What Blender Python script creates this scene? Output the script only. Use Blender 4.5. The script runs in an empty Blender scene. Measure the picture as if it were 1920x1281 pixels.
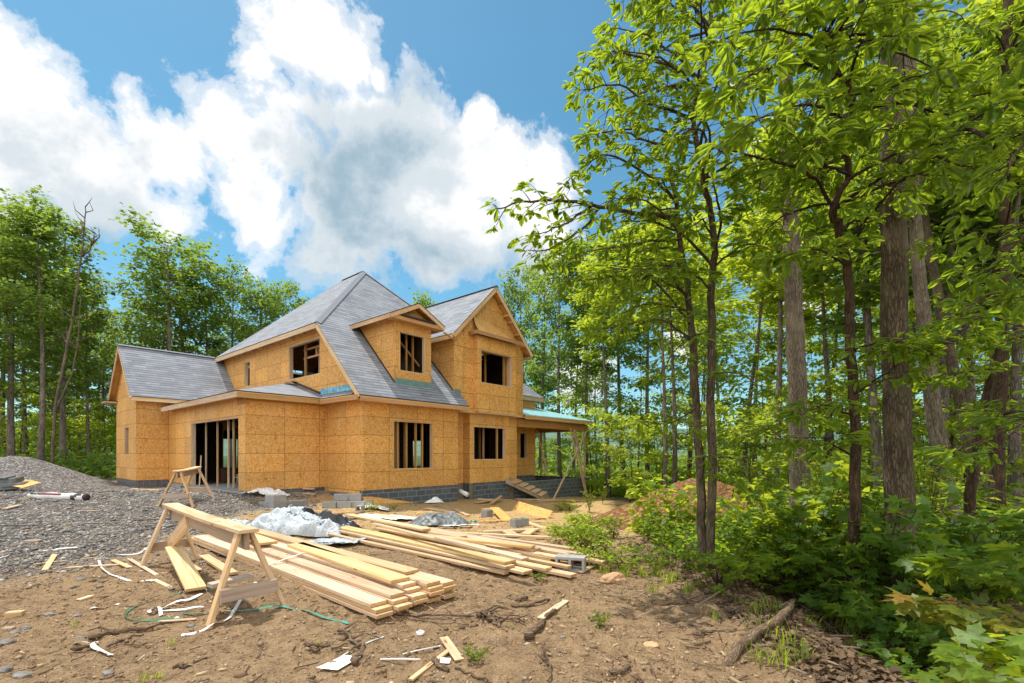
import bpy, math, random
import numpy as np
from mathutils import Vector, Matrix
from mathutils.geometry import tessellate_polygon

scene = bpy.context.scene
COL = scene.collection
R = math.radians
rng = random.Random(7)
npr = np.random.RandomState(11)

# ---------------------------------------------------------------- camera constants
FPX, HORIZ, EYE = 897.0, 852.0, 1.6      # focal length and horizon row of the 1920 px photo, eye height

# ---------------------------------------------------------------- numpy value noise
def _hash(ix, iy, seed):
    n = (ix * 374761393 + iy * 668265263 + seed * 974711) & 0x7fffffff
    n = ((n ^ (n >> 13)) * 1274126177) & 0x7fffffff
    return ((n ^ (n >> 16)) & 0xffff) / 65535.0
def vnoise(x, y, seed=0):
    x = np.asarray(x, float); y = np.asarray(y, float)
    x0 = np.floor(x).astype(np.int64); y0 = np.floor(y).astype(np.int64)
    fx = x - x0; fy = y - y0
    fx = fx * fx * (3 - 2 * fx); fy = fy * fy * (3 - 2 * fy)
    a = _hash(x0, y0, seed); b = _hash(x0 + 1, y0, seed); c = _hash(x0, y0 + 1, seed); d = _hash(x0 + 1, y0 + 1, seed)
    return (a * (1 - fx) + b * fx) * (1 - fy) + (c * (1 - fx) + d * fx) * fy - .5
def fbm(x, y, octv=4, seed=0):
    s = 0; a = 1.0
    for k in range(octv):
        s = s + a * vnoise(np.asarray(x) * 2 ** k, np.asarray(y) * 2 ** k, seed + k * 17)
        a *= .5
    return s
def sst(t):
    t = np.clip(t, 0, 1); return t * t * (3 - 2 * t)

# ---------------------------------------------------------------- terrain
def gz_arr(x, y, fine=False):
    x = np.asarray(x, float); y = np.asarray(y, float)
    g = np.interp(x, [-40, -16, -8.5, -4.8, -2, 4.4, 12, 40], [.5, .27, .17, -.04, -.25, -.75, -1.1, -1.6])
    z = g * sst((y - 8.5) / 7.5)
    z = z - np.where(x > -14, .035, .006) * np.clip(y - 26, 0, 120)
    bank = sst((x - 2.5 - .25 * vnoise(y * .8, x * 0, 5)) / .9)
    z = z - .28 * bank * (1 - sst((y - 5.5) / 3.5)) + .09 * np.exp(-((x - 2.45) / .35) ** 2) * (1 - sst((y - 5.5) / 2.5))
    du = (x + 4.838) * .6464378 + (y - 15.5) * .7629667; dv = -(x + 4.838) * .7629667 + (y - 15.5) * .6464378
    ramp = sst((du + 6.2) / 3.0) * sst((dv - 1.2) / 1.6) * (1 - sst((dv - 7.8) / 1.8)) * (du < 1.0)
    z = z * (1 - ramp) + .33 * ramp
    near = np.exp(-(np.hypot(x, y - 8) / 30) ** 2) * (1 - .8 * ramp)
    z = z + near * (.11 * fbm(x * .45, y * .45, 3, 3) + .035 * fbm(x * 1.9, y * 1.9, 2, 9))
    if fine:
        n = fbm(x * 6, y * 6, 3, 21)
        z = z + near * (.030 * n + .05 * np.maximum(n - .22, 0) - .03 * np.maximum(.0 - fbm(x * 2.6, y * 2.6, 2, 61) - .28, 0))
    return z
def gz(x, y):
    return float(gz_arr(np.array([x]), np.array([y]))[0])
def at(px, py, dz=0.0):
    """ground point seen at a photo pixel"""
    Y = EYE * FPX / max(py - HORIZ, 4)
    for k in range(14):
        X = (px - 960) / FPX * Y
        Y = .5 * Y + .5 * (EYE - gz(X, Y) - dz) * FPX / max(py - HORIZ, 4)
    X = (px - 960) / FPX * Y
    return Vector((X, Y, gz(X, Y) + dz))
def up(px, py, Y):
    """point at depth Y"""
    return Vector(((px - 960) / FPX * Y, Y, EYE + (HORIZ - py) / FPX * Y))

# ---------------------------------------------------------------- objects and tags
def tag(o, label=None, cat=None, group=None, kind=None):
    if label: o['label'] = label
    if cat: o['category'] = cat
    if group: o['group'] = group
    if kind: o['kind'] = kind
    return o
def empty(name, loc, rz=0.0):
    o = bpy.data.objects.new(name, None); COL.objects.link(o)
    o.location = loc; o.rotation_euler = (0, 0, rz); o.empty_display_size = .2
    return o
def link(name, me, parent=None):
    o = bpy.data.objects.new(name, me); COL.objects.link(o)
    if parent is not None: o.parent = parent
    return o
def copy_tree(root):
    c = root.copy(); COL.objects.link(c)
    for ch in list(root.children):
        d = ch.copy(); COL.objects.link(d); d.parent = c
        for g in list(ch.children):
            e = g.copy(); COL.objects.link(e); e.parent = d
    return c
ORD = ['first', 'second', 'third', 'fourth', 'fifth', 'sixth', 'seventh', 'eighth', 'ninth', 'tenth', 'eleventh', 'twelfth',
       'thirteenth', 'fourteenth', 'fifteenth', 'sixteenth', 'seventeenth', 'eighteenth', 'nineteenth', 'twentieth']
def nth(i):
    if i < 20: return ORD[i]
    tens = ['twenty', 'thirty', 'forty', 'fifty', 'sixty', 'seventy'][(i + 1) // 10 - 2]
    r = (i + 1) % 10
    return tens + ('-' + ORD[r - 1] if r else 'th')

class MB:
    """collects polygons into one mesh"""
    def __init__(s): s.v = []; s.f = []; s.m = []; s.uv = []; s.has_uv = False
    def face(s, pts, m=0, uv=None):
        b = len(s.v); s.v += [tuple(p) for p in pts]; s.f.append(tuple(range(b, b + len(pts)))); s.m.append(m)
        if uv is None: s.uv += [(p[0] + p[1] * .37, p[2] + p[1] * .5) for p in pts]
        else: s.uv += [tuple(q) for q in uv]; s.has_uv = True
    def hexa(s, c, m=0):
        """8 corners: bottom 4 ccw, top 4 ccw; uv follows the longest edge"""
        for q in ((3, 2, 1, 0), (4, 5, 6, 7), (0, 1, 5, 4), (1, 2, 6, 5), (2, 3, 7, 6), (3, 0, 4, 7)):
            P = [Vector(c[i]) for i in q]
            e = P[1] - P[0]; g = P[3] - P[0]
            if e.length >= g.length: a = e.normalized()
            else: a = g.normalized()
            n = e.cross(g)
            b = n.cross(a).normalized() if n.length > 1e-12 else Vector((0, 0, 1))
            off = (len(s.v) * .137) % 3
            s.face(P, m, [(p.dot(a), p.dot(b) + off) for p in P])
    def box(s, lo, hi, m=0, M=None):
        x0, y0, z0 = lo; x1, y1, z1 = hi
        c = [(x0, y0, z0), (x1, y0, z0), (x1, y1, z0), (x0, y1, z0), (x0, y0, z1), (x1, y0, z1), (x1, y1, z1), (x0, y1, z1)]
        if M is not None: c = [M @ Vector(p) for p in c]
        s.hexa(c, m)
    def bar(s, p0, p1, w, h, upv=(0, 0, 1), m=0):
        """rectangular bar centred on the line p0-p1, w sideways, h along up"""
        p0 = Vector(p0); p1 = Vector(p1); d = (p1 - p0).normalized(); u = Vector(upv)
        sd = d.cross(u)
        if sd.length < 1e-4: sd = d.cross(Vector((1, 0, 0)))
        sd.normalize(); u = sd.cross(d).normalized()
        a = sd * w / 2; b = u * h / 2
        s.hexa([p0 - a - b, p0 + a - b, p1 + a - b, p1 - a - b, p0 - a + b, p0 + a + b, p1 + a + b, p1 - a + b], m)
    def tube(s, pts, rad, n=7, m=0, cap=True):
        pts = [Vector(p) for p in pts]; rings = []; L = 0.0; Ls = []
        prev = None
        for i, p in enumerate(pts):
            d = (pts[min(i + 1, len(pts) - 1)] - pts[max(i - 1, 0)])
            if d.length < 1e-9: d = Vector((0, 0, 1))
            d.normalize()
            if prev is None:
                a = d.cross(Vector((0, 0, 1)))
                if a.length < .05: a = d.cross(Vector((1, 0, 0)))
            else: a = prev - d * prev.dot(d)
            a.normalize(); prev = a; b = d.cross(a)
            r = rad[i] if hasattr(rad, '__len__') else rad
            if i: L += (p - pts[i - 1]).length
            Ls.append(L)
            rings.append([p + a * (r * math.cos(2 * math.pi * k / n)) + b * (r * math.sin(2 * math.pi * k / n)) for k in range(n)])
        for i in range(len(rings) - 1):
            for k in range(n):
                k2 = (k + 1) % n
                r0 = (rad[i] if hasattr(rad, '__len__') else rad) * 6.28 / n
                s.face([rings[i][k], rings[i][k2], rings[i + 1][k2], rings[i + 1][k]], m,
                       [(k * r0, Ls[i]), ((k + 1) * r0, Ls[i]), ((k + 1) * r0, Ls[i + 1]), (k * r0, Ls[i + 1])])
        if cap:
            s.face(rings[0][::-1], m, [(0, 0)] * n); s.face(rings[-1], m, [(0, 0)] * n)
    def prism(s, outer, holes, fn, t, m=0, mside=None, mback=None):
        """flat panel: outline with holes in 2D, placed by fn(a, b, depth); t = thickness"""
        loops = [list(outer)] + [list(h) for h in holes]
        flat = [p for l in loops for p in l]
        tris = tessellate_polygon([[Vector((p[0], p[1], 0)) for p in l] for l in loops])
        for a, b, c in tris:
            A, B, Cc = flat[a], flat[b], flat[c]
            cr = (B[0] - A[0]) * (Cc[1] - A[1]) - (B[1] - A[1]) * (Cc[0] - A[0])
            if abs(cr) < 1e-9: continue
            if cr < 0: B, Cc = Cc, B
            s.face([fn(*A, 0), fn(*B, 0), fn(*Cc, 0)], m, [A, B, Cc])
            s.face([fn(*A, t), fn(*Cc, t), fn(*B, t)], m if mback is None else mback, [A, Cc, B])
        for l in loops:
            for i in range(len(l)):
                p, q = l[i], l[(i + 1) % len(l)]
                s.face([fn(*p, 0), fn(*p, t), fn(*q, t), fn(*q, 0)], m if mside is None else mside,
                       [(0, 0), (t, 0), (t, .3), (0, .3)])
    def build(s, name, mat, parent=None, smooth=False, bevel=0.0, merge=False):
        me = bpy.data.meshes.new(name)
        me.from_pydata(s.v, [], s.f)
        uvl = me.uv_layers.new(name='UVMap')
        uvl.data.foreach_set('uv', np.array(s.uv, dtype=np.float32).ravel())
        mats = mat if isinstance(mat, (list, tuple)) else [mat]
        for x in mats: me.materials.append(x)
        me.polygons.foreach_set('material_index', np.array(s.m, dtype=np.int32))
        if merge or smooth or bevel:
            import bmesh
            bm = bmesh.new(); bm.from_mesh(me)
            bmesh.ops.remove_doubles(bm, verts=bm.verts, dist=1e-5)
            if bevel:
                bmesh.ops.bevel(bm, geom=list(bm.edges), offset=bevel, segments=1, affect='EDGES', clamp_overlap=True)
            bm.to_mesh(me); bm.free()
        if smooth: me.polygons.foreach_set('use_smooth', np.ones(len(me.polygons), dtype=bool))
        me.update()
        return link(name, me, parent)

def mesh_np(name, V, F, mats, attr=None, smooth=False, midx=None):
    """fast mesh from numpy arrays; F is (n,3) or (n,4)"""
    me = bpy.data.meshes.new(name)
    k = F.shape[1]
    me.vertices.add(len(V)); me.vertices.foreach_set('co', V.astype(np.float32).ravel())
    me.loops.add(F.size); me.loops.foreach_set('vertex_index', F.astype(np.int32).ravel())
    me.polygons.add(len(F))
    me.polygons.foreach_set('loop_start', np.arange(0, F.size, k, dtype=np.int32))
    me.polygons.foreach_set('loop_total', np.full(len(F), k, dtype=np.int32))
    for m in (mats if isinstance(mats, (list, tuple)) else [mats]): me.materials.append(m)
    if midx is not None: me.polygons.foreach_set('material_index', midx.astype(np.int32))
    if smooth: me.polygons.foreach_set('use_smooth', np.ones(len(F), dtype=bool))
    me.update(calc_edges=True)
    if attr is not None:
        a = me.attributes.new('rnd', 'FLOAT', 'FACE'); a.data.foreach_set('value', attr.astype(np.float32))
    me.validate()
    return me

# ---------------------------------------------------------------- materials
class NT:
    def __init__(s, name):
        s.mat = bpy.data.materials.new(name); s.mat.use_nodes = True
        s.t = s.mat.node_tree; s.t.nodes.clear()
        s.out = s.n('ShaderNodeOutputMaterial')
    def n(s, typ, **kw):
        o = s.t.nodes.new(typ)
        for k, v in kw.items():
            if k.startswith('i_'):
                key = k[2:]; key = int(key) if key.isdigit() else key
                o.inputs[key].default_value = v
            else: setattr(o, k, v)
        return o
    def l(s, a, b): s.t.links.new(a, b)
    def math(s, op, a, b=None, c=None, clamp=False):
        o = s.n('ShaderNodeMath', operation=op, use_clamp=clamp)
        for i, x in enumerate((a, b, c)):
            if x is None: continue
            if hasattr(x, 'is_output'): s.l(x, o.inputs[i])
            else: o.inputs[i].default_value = x
        return o.outputs[0]
    def mix(s, fac, a, b, mode='MIX'):
        o = s.n('ShaderNodeMix', data_type='RGBA', blend_type=mode, clamp_factor=True)
        for key, x in ((0, fac), (6, a), (7, b)):
            if hasattr(x, 'is_output'): s.l(x, o.inputs[key])
            else: o.inputs[key].default_value = x if key == 0 else (*x[:3], 1)
        return o.outputs[2]
    def ramp(s, fac, stops, interp='LINEAR'):
        o = s.n('ShaderNodeValToRGB'); o.color_ramp.interpolation = interp
        e = o.color_ramp.elements
        while len(e) < len(stops): e.new(.5)
        for x, (p, c) in zip(e, stops):
            x.position = p; x.color = (*c, 1) if hasattr(c, '__len__') else (c, c, c, 1)
        s.l(fac, o.inputs[0]); return o.outputs[0]
    def noise(s, vec, scale, detail=3, rough=.55, dist=0.0, col=False):
        o = s.n('ShaderNodeTexNoise'); o.inputs['Scale'].default_value = scale; o.inputs['Detail'].default_value = detail
        o.inputs['Roughness'].default_value = rough; o.inputs['Distortion'].default_value = dist
        if vec is not None: s.l(vec, o.inputs['Vector'])
        return o.outputs[1 if col else 0]
    def voro(s, vec, scale, feature='F1', out='Color'):
        o = s.n('ShaderNodeTexVoronoi', feature=feature); o.inputs['Scale'].default_value = scale
        if vec is not None: s.l(vec, o.inputs['Vector'])
        return o.outputs[out]
    def mapping(s, vec, scale=(1, 1, 1), rot=(0, 0, 0), loc=(0, 0, 0)):
        o = s.n('ShaderNodeMapping'); o.inputs['Scale'].default_value = scale; o.inputs['Rotation'].default_value = rot
        o.inputs['Location'].default_value = loc; s.l(vec, o.inputs['Vector']); return o.outputs[0]
    def bsdf(s, col, rough=.8, bump=None, bstr=.3, bdist=.02, spec=.3, metal=0.0):
        b = s.n('ShaderNodeBsdfPrincipled')
        if hasattr(col, 'is_output'): s.l(col, b.inputs['Base Color'])
        else: b.inputs['Base Color'].default_value = (*col, 1)
        if hasattr(rough, 'is_output'): s.l(rough, b.inputs['Roughness'])
        else: b.inputs['Roughness'].default_value = rough
        b.inputs['Specular IOR Level'].default_value = spec; b.inputs['Metallic'].default_value = metal
        if bump is not None:
            k = s.n('ShaderNodeBump'); k.inputs['Strength'].default_value = bstr; k.inputs['Distance'].default_value = bdist
            s.l(bump, k.inputs['Height']); s.l(k.outputs[0], b.inputs['Normal'])
        s.l(b.outputs[0], s.out.inputs[0]); return b

def m_osb(name, light=1.0, seams=True):
    t = NT(name); uv = t.n('ShaderNodeTexCoord').outputs['UV']
    rnd = t.n('ShaderNodeObjectInfo').outputs['Random']
    a = t.voro(t.mapping(uv, (42, 15, 1), (0, 0, .5)), 1.0); b = t.voro(t.mapping(uv, (15, 38, 1), (0, 0, .35)), 1.0)
    c = t.voro(t.mapping(uv, (22, 60, 1), (0, 0, -.6)), 1.0)
    sa = t.n('ShaderNodeSeparateColor'); t.l(a, sa.inputs[0]); sb = t.n('ShaderNodeSeparateColor'); t.l(b, sb.inputs[0])
    sc = t.n('ShaderNodeSeparateColor'); t.l(c, sc.inputs[0])
    f = t.math('ADD', t.math('MULTIPLY', sa.outputs[0], .4), t.math('ADD', t.math('MULTIPLY', sb.outputs[1], .35), t.math('MULTIPLY', sc.outputs[2], .25)))
    k = light
    col = t.ramp(f, [(.10, (.26 * k, .115 * k, .035 * k)), (.33, (.60 * k, .325 * k, .108 * k)), (.6, (.72 * k, .42 * k, .15 * k)), (.88, (.84 * k, .57 * k, .26 * k))])
    big = t.noise(uv, .55, 3); col = t.mix(t.math('MULTIPLY', big, .45), col, (.50 * k, .26 * k, .085 * k)); col = t.mix(t.ramp(t.noise(t.mapping(uv, (1.6, .5, 1)), 1, 4, .6), [(.52, 0), (.75, .4)]), col, (.78 * k, .56 * k, .31 * k))
    sp = t.n('ShaderNodeSeparateXYZ'); t.l(uv, sp.inputs[0])
    if seams:
        # sheets two feet high and four feet long, joints dark, every sheet its own tint
        br = t.n('ShaderNodeTexBrick'); t.l(t.mapping(uv, (1, 1, 1), loc=(.2, -.41, 0)), br.inputs['Vector'])
        br.offset = 0.0; br.inputs['Scale'].default_value = 1; br.inputs['Mortar Size'].default_value = .010; br.inputs['Mortar Smooth'].default_value = .5
        br.inputs['Brick Width'].default_value = 1.22; br.inputs['Row Height'].default_value = .61; br.inputs['Bias'].default_value = 0
        br.inputs['Color1'].default_value = (.83, .82, .82, 1); br.inputs['Color2'].default_value = (1.02, .99, .96, 1); br.inputs['Mortar'].default_value = (.40, .31, .23, 1)
        col = t.mix(1.0, col, br.outputs[0], 'MULTIPLY')
    hs = t.n('ShaderNodeHueSaturation'); t.l(col, hs.inputs['Color']); hs.inputs['Saturation'].default_value = 1.06
    t.l(t.math('MULTIPLY_ADD', rnd, .12, .93), hs.inputs['Value'])
    t.bsdf(hs.outputs[0], t.math('MULTIPLY_ADD', f, .2, .5), bump=f, bstr=.25, bdist=.01, spec=.35)
    return t.mat
def m_lumber(name, c0=(.50, .29, .105), c1=(.85, .64, .36), sat=1.0):
    t = NT(name); uv = t.n('ShaderNodeTexCoord').outputs['UV']; oi = t.n('ShaderNodeObjectInfo').outputs['Random']
    add = t.n('ShaderNodeVectorMath', operation='ADD'); t.l(uv, add.inputs[0])
    cx = t.n('ShaderNodeCombineXYZ'); t.l(t.math('MULTIPLY', oi, 37.0), cx.inputs[0]); t.l(t.math('MULTIPLY', oi, 91.0), cx.inputs[1]); t.l(cx.outputs[0], add.inputs[1])
    g = t.noise(t.mapping(add.outputs[0], (1.2, 42, 1)), 1.0, 3, .6, 1.2)
    wv = t.noise(t.mapping(add.outputs[0], (.5, 9, 1)), 1.0, 2, .5, .8)
    f = t.math('MULTIPLY_ADD', g, .6, t.math('MULTIPLY', wv, .5))
    col = t.ramp(f, [(.36, c0), (.7, c1)])
    kn = t.voro(t.mapping(add.outputs[0], (1.6, 7, 1)), 1.0, out='Distance')
    col = t.mix(t.ramp(kn, [(.0, 1), (.07, .8), (.1, 0)]), col, (.20, .09, .03))
    blot = t.noise(add.outputs[0], 1.3, 3)
    col = t.mix(t.math('MULTIPLY', blot, .35), col, (.50, .27, .09)); col = t.mix(t.ramp(t.noise(add.outputs[0], 3.1, 5, .7), [(.56, 0), (.72, .45)]), col, (.30, .22, .15))
    hs = t.n('ShaderNodeHueSaturation'); t.l(col, hs.inputs['Color'])
    t.l(t.math('MULTIPLY_ADD', oi, .28, .80), hs.inputs['Value']); t.l(t.math('MULTIPLY_ADD', t.math('FRACT', t.math('MULTIPLY', oi, 3.7)), .02, .487), hs.inputs['Hue'])
    t.l(t.math('MULTIPLY_ADD', t.math('FRACT', t.math('MULTIPLY', oi, 7.3)), .28, sat - .26), hs.inputs['Saturation'])
    t.bsdf(hs.outputs[0], .62, bump=g, bstr=.15, bdist=.004, spec=.3)
    return t.mat
def m_shingle(name):
    t = NT(name); uv = t.n('ShaderNodeTexCoord').outputs['UV']
    def brick(w, h, off, c1, c2, mo, ms, loc):
        br = t.n('ShaderNodeTexBrick'); t.l(t.mapping(uv, (1, 1, 1), loc=loc), br.inputs['Vector'])
        br.offset = off; br.inputs['Scale'].default_value = 1; br.inputs['Mortar Size'].default_value = ms; br.inputs['Mortar Smooth'].default_value = .2
        br.inputs['Brick Width'].default_value = w; br.inputs['Row Height'].default_value = h
        br.inputs['Color1'].default_value = (*c1, 1); br.inputs['Color2'].default_value = (*c2, 1); br.inputs['Mortar'].default_value = (*mo, 1)
        return br.outputs[0]
    a = brick(.46, .145, .37, (.20, .22, .26), (.335, .36, .405), (.10, .11, .125), .003, (0, 0, 0))
    b = brick(.23, .145, .61, (.84, .84, .86), (1, 1, 1), (.8, .8, .8), .002, (.13, 0, 0))
    col = t.mix(1.0, a, b, 'MULTIPLY')
    sp = t.n('ShaderNodeSeparateXYZ'); t.l(uv, sp.inputs[0])
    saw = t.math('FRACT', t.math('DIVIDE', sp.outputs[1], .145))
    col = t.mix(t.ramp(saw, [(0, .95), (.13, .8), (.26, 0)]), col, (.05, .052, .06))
    gr = t.noise(uv, 260, 2, .7); col = t.mix(t.math('MULTIPLY', gr, .5), col, (.16, .17, .19))
    bg = t.noise(uv, .9, 4); col = t.mix(t.ramp(bg, [(.4, .0), (.8, .2)]), col, (.48, .50, .53))
    t.bsdf(col, .86, bump=t.math('SUBTRACT', 1.0, saw), bstr=.6, bdist=.012, spec=.25)
    return t.mat
def m_block(name, c1, c2, mo, dirty=.4):
    t = NT(name); uv = t.n('ShaderNodeTexCoord').outputs['UV']
    br = t.n('ShaderNodeTexBrick'); t.l(uv, br.inputs['Vector']); br.inputs['Scale'].default_value = 1
    br.inputs['Mortar Size'].default_value = .014; br.inputs['Mortar Smooth'].default_value = .3; br.inputs['Brick Width'].default_value = .4; br.inputs['Row Height'].default_value = .2
    br.inputs['Color1'].default_value = (*c1, 1); br.inputs['Color2'].default_value = (*c2, 1); br.inputs['Mortar'].default_value = (*mo, 1)
    n = t.noise(uv, 1.3, 4); col = t.mix(t.math('MULTIPLY', n, .5), br.outputs[0], (.10, .11, .12))
    sp = t.n('ShaderNodeSeparateXYZ'); t.l(uv, sp.inputs[0])
    low = t.math('ADD', t.math('MULTIPLY', sp.outputs[1], 1.6), t.math('MULTIPLY', t.noise(uv, 2.2, 3), 1.1))
    col = t.mix(t.ramp(low, [(.05, dirty), (.6, 0)]), col, (.36, .24, .14))
    fine = t.noise(uv, 70, 3)
    t.bsdf(t.mix(t.math('MULTIPLY', fine, .35), col, (.05, .06, .07)), .9, bump=t.math('ADD', br.outputs['Fac'], t.math('MULTIPLY', fine, -.5)), bstr=.4, bdist=-.01, spec=.2)
    return t.mat
def m_plain(name, c, rough=.7, var=.25, scale=6, spec=.3, bump=.2, metal=0.0):
    t = NT(name); p = t.n('ShaderNodeTexCoord').outputs['Object']
    n = t.noise(p, scale, 4); oi = t.n('ShaderNodeObjectInfo').outputs['Random']
    col = t.ramp(n, [(.3, tuple(x * (1 - var) for x in c)), (.7, tuple(min(1, x * (1 + var)) for x in c))])
    hs = t.n('ShaderNodeHueSaturation'); t.l(col, hs.inputs['Color']); t.l(t.math('MULTIPLY_ADD', oi, .3, .85), hs.inputs['Value'])
    t.bsdf(hs.outputs[0], rough, bump=t.noise(p, scale * 5, 3), bstr=bump, bdist=.01, spec=spec, metal=metal)
    return t.mat
def m_bark(name, c0, c1, sx=22, sz=3.2, moss=0.0):
    t = NT(name); uv = t.n('ShaderNodeTexCoord').outputs['UV']
    v = t.mapping(uv, (sx, sz, 1))
    a = t.noise(v, 1, 4, .65, .6); w_ = t.noise(t.mapping(uv, (9, 3, 1)), 1, 3, .6, col=True)
    ad = t.n('ShaderNodeVectorMath', operation='MULTIPLY_ADD'); t.l(w_, ad.inputs[0]); ad.inputs[1].default_value = (.06, .12, 0); t.l(uv, ad.inputs[2])
    r = t.voro(t.mapping(ad.outputs[0], (sx * 1.9, sz * 1.9, 1)), 1, 'DISTANCE_TO_EDGE', 'Distance'); fn = t.noise(t.mapping(uv, (90, 30, 1)), 1, 4, .7)
    f = t.math('ADD', t.math('MULTIPLY', t.math('MULTIPLY', a, .75), t.ramp(r, [(0, .45), (.2, 1)])), t.math('MULTIPLY', t.math('SUBTRACT', fn, .35), .35))
    col = t.ramp(f, [(.12, tuple(x * .35 for x in c0)), (.32, c0), (.62, c1)])
    big = t.noise(uv, 1.4, 3); col = t.mix(t.ramp(big, [(.5, 0), (.75, .55)]), col, (c1[0] * 1.15, c1[1] * 1.12, c1[2] * 1.05))
    if moss: col = t.mix(t.math('MULTIPLY', t.ramp(t.noise(uv, 2.3, 3), [(.5, 0), (.7, 1)]), moss), col, (.10, .13, .04))
    t.bsdf(col, .92, bump=f, bstr=.9, bdist=.03, spec=.15)
    return t.mat
def m_leaf(name, dark, light, trans, tfac=.5, rough=.42, warm=(.30, .19, .03), wfrac=.03, vein=False):
    t = NT(name)
    a = t.n('ShaderNodeAttribute', attribute_name='rnd'); a.attribute_type = 'GEOMETRY'
    r = a.outputs['Fac']; oi = t.n('ShaderNodeObjectInfo').outputs['Random']
    r2 = t.math('ADD', t.math('MULTIPLY', r, .8), t.math('MULTIPLY', oi, .2))
    col = t.ramp(r2, [(0, dark), (.5, tuple((x + y) / 2 for x, y in zip(dark, light))), (1.0 - wfrac * 1.2, light), (1.0, warm)])
    tr = t.ramp(r2, [(0, tuple(x * .7 for x in trans)), (1.0 - wfrac * 1.2, trans), (1, (warm[0] * 1.6, warm[1] * 1.4, warm[2]))])
    if vein:
        vn = t.noise(t.n('ShaderNodeTexCoord').outputs['Object'], 24, 3, .6); vf = t.ramp(vn, [(.3, .55), (.7, 1.15)])
        col = t.mix(1.0, col, vf, 'MULTIPLY'); tr = t.mix(1.0, tr, vf, 'MULTIPLY')
    p = t.n('ShaderNodeBsdfPrincipled'); t.l(col, p.inputs['Base Color']); p.inputs['Roughness'].default_value = rough; p.inputs['Specular IOR Level'].default_value = .35
    tl = t.n('ShaderNodeBsdfTranslucent'); t.l(tr, tl.inputs[0])
    mx = t.n('ShaderNodeMixShader'); mx.inputs[0].default_value = tfac
    t.l(p.outputs[0], mx.inputs[1]); t.l(tl.outputs[0], mx.inputs[2]); t.l(mx.outputs[0], t.out.inputs[0])
    return t.mat

M = {}
M['osb'] = m_osb('osb_sheathing', 1.12)
M['inside'] = m_plain('interior_shade', (.035, .022, .013), .9, .3, 3)  # near-black: the gloom of the rooms is put into this colour
M['osb_plain'] = m_osb('osb_board', 1.05, seams=False)
M['lumber'] = m_lumber('pine_lumber')
M['lumber_end'] = m_plain('board_end_grain', (.50, .30, .13), .8, .3, 60)
M['lumber_warm'] = m_lumber('framing_lumber', (.42, .215, .065), (.62, .37, .14), 1.1)
M['lumber_old'] = m_lumber('weathered_lumber', (.30, .19, .10), (.50, .36, .21), .8)
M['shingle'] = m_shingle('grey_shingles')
M['cmu_dark'] = m_block('dark_block_wall', (.075, .095, .115), (.135, .155, .175), (.30, .32, .33), .55)
M['cmu_grey'] = m_block('grey_block_wall', (.15, .145, .14), (.19, .18, .175), (.28, .27, .26), .3)
M['concrete'] = m_plain('grey_concrete', (.30, .295, .29), .9, .15, 9)
M['slab'] = m_plain('slab_concrete', (.36, .36, .36), .8, .12, 3)
M['drip'] = m_plain('dark_edging', (.03, .035, .045), .6, .2, 5)
M['membrane'] = m_plain('blue_membrane', (.26, .52, .60), .35, .22, 4, .5)
M['membrane2'] = m_plain('blue_flashing', (.13, .38, .50), .3, .5, 7, .5)
M['flash'] = m_plain('green_flashing', (.16, .29, .27), .6, .15, 6)
M['white'] = m_plain('white_plastic', (.78, .79, .80), .35, .06, 5, .5)
M['strap'] = m_plain('woven_strap', (.66, .64, .60), .5, .1, 8)
M['green'] = m_plain('green_plastic', (.03, .22, .12), .4, .2, 6, .5)
M['black'] = m_plain('black_plastic', (.02, .022, .028), .3, .3, 6, .5)
M['tarp'] = m_plain('grey_tarp', (.14, .155, .16), .45, .45, 5, .4, .5)
M['stick'] = m_bark('dead_wood', (.16, .105, .07), (.34, .25, .17), 30, 5)
M['bark_grey'] = m_bark('grey_bark', (.125, .098, .070), (.305, .255, .19), 20, 3.0, .25)
M['bark_brown'] = m_bark('brown_bark', (.085, .064, .043), (.245, .19, .13), 22, 4.0, .4)
M['bark_dark'] = m_bark('dark_bark', (.055, .035, .022), (.17, .11, .07), 26, 4, .1)
M['bark_far'] = m_bark('distant_bark', (.13, .11, .09), (.32, .28, .235), 10, 1.5)
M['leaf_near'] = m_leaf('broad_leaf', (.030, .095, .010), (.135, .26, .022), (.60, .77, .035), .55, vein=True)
M['leaf_shade'] = m_leaf('shade_leaf', (.030, .095, .010), (.11, .21, .020), (.50, .66, .035), .54)  # darker copy of the broad leaf, canopy shade put into its colour
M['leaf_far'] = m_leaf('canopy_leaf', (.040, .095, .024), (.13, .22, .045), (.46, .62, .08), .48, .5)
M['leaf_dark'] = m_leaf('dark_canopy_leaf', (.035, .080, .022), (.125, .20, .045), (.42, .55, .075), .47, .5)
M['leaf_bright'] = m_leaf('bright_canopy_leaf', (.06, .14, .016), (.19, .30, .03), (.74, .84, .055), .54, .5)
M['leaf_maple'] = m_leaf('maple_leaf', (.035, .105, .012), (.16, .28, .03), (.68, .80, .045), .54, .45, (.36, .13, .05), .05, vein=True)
# ================================================================ THE HOUSE (local axes: u along the front, v to the back-left)
K0 = Vector(((680 - 960) / FPX * 15.5, 15.5, 0))
HZ = math.atan2(.7629667, .64643779)
house = tag(empty('house', K0, HZ), 'unfinished two storey house sheathed in orange strand board with grey shingle roofs', 'house')
UV_ = Vector((.64643779, .7629667, 0)); VV_ = Vector((-.7629667, .64643779, 0))
def hw(u, v, z=0): return K0 + UV_ * u + VV_ * v + Vector((0, 0, z))

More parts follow.
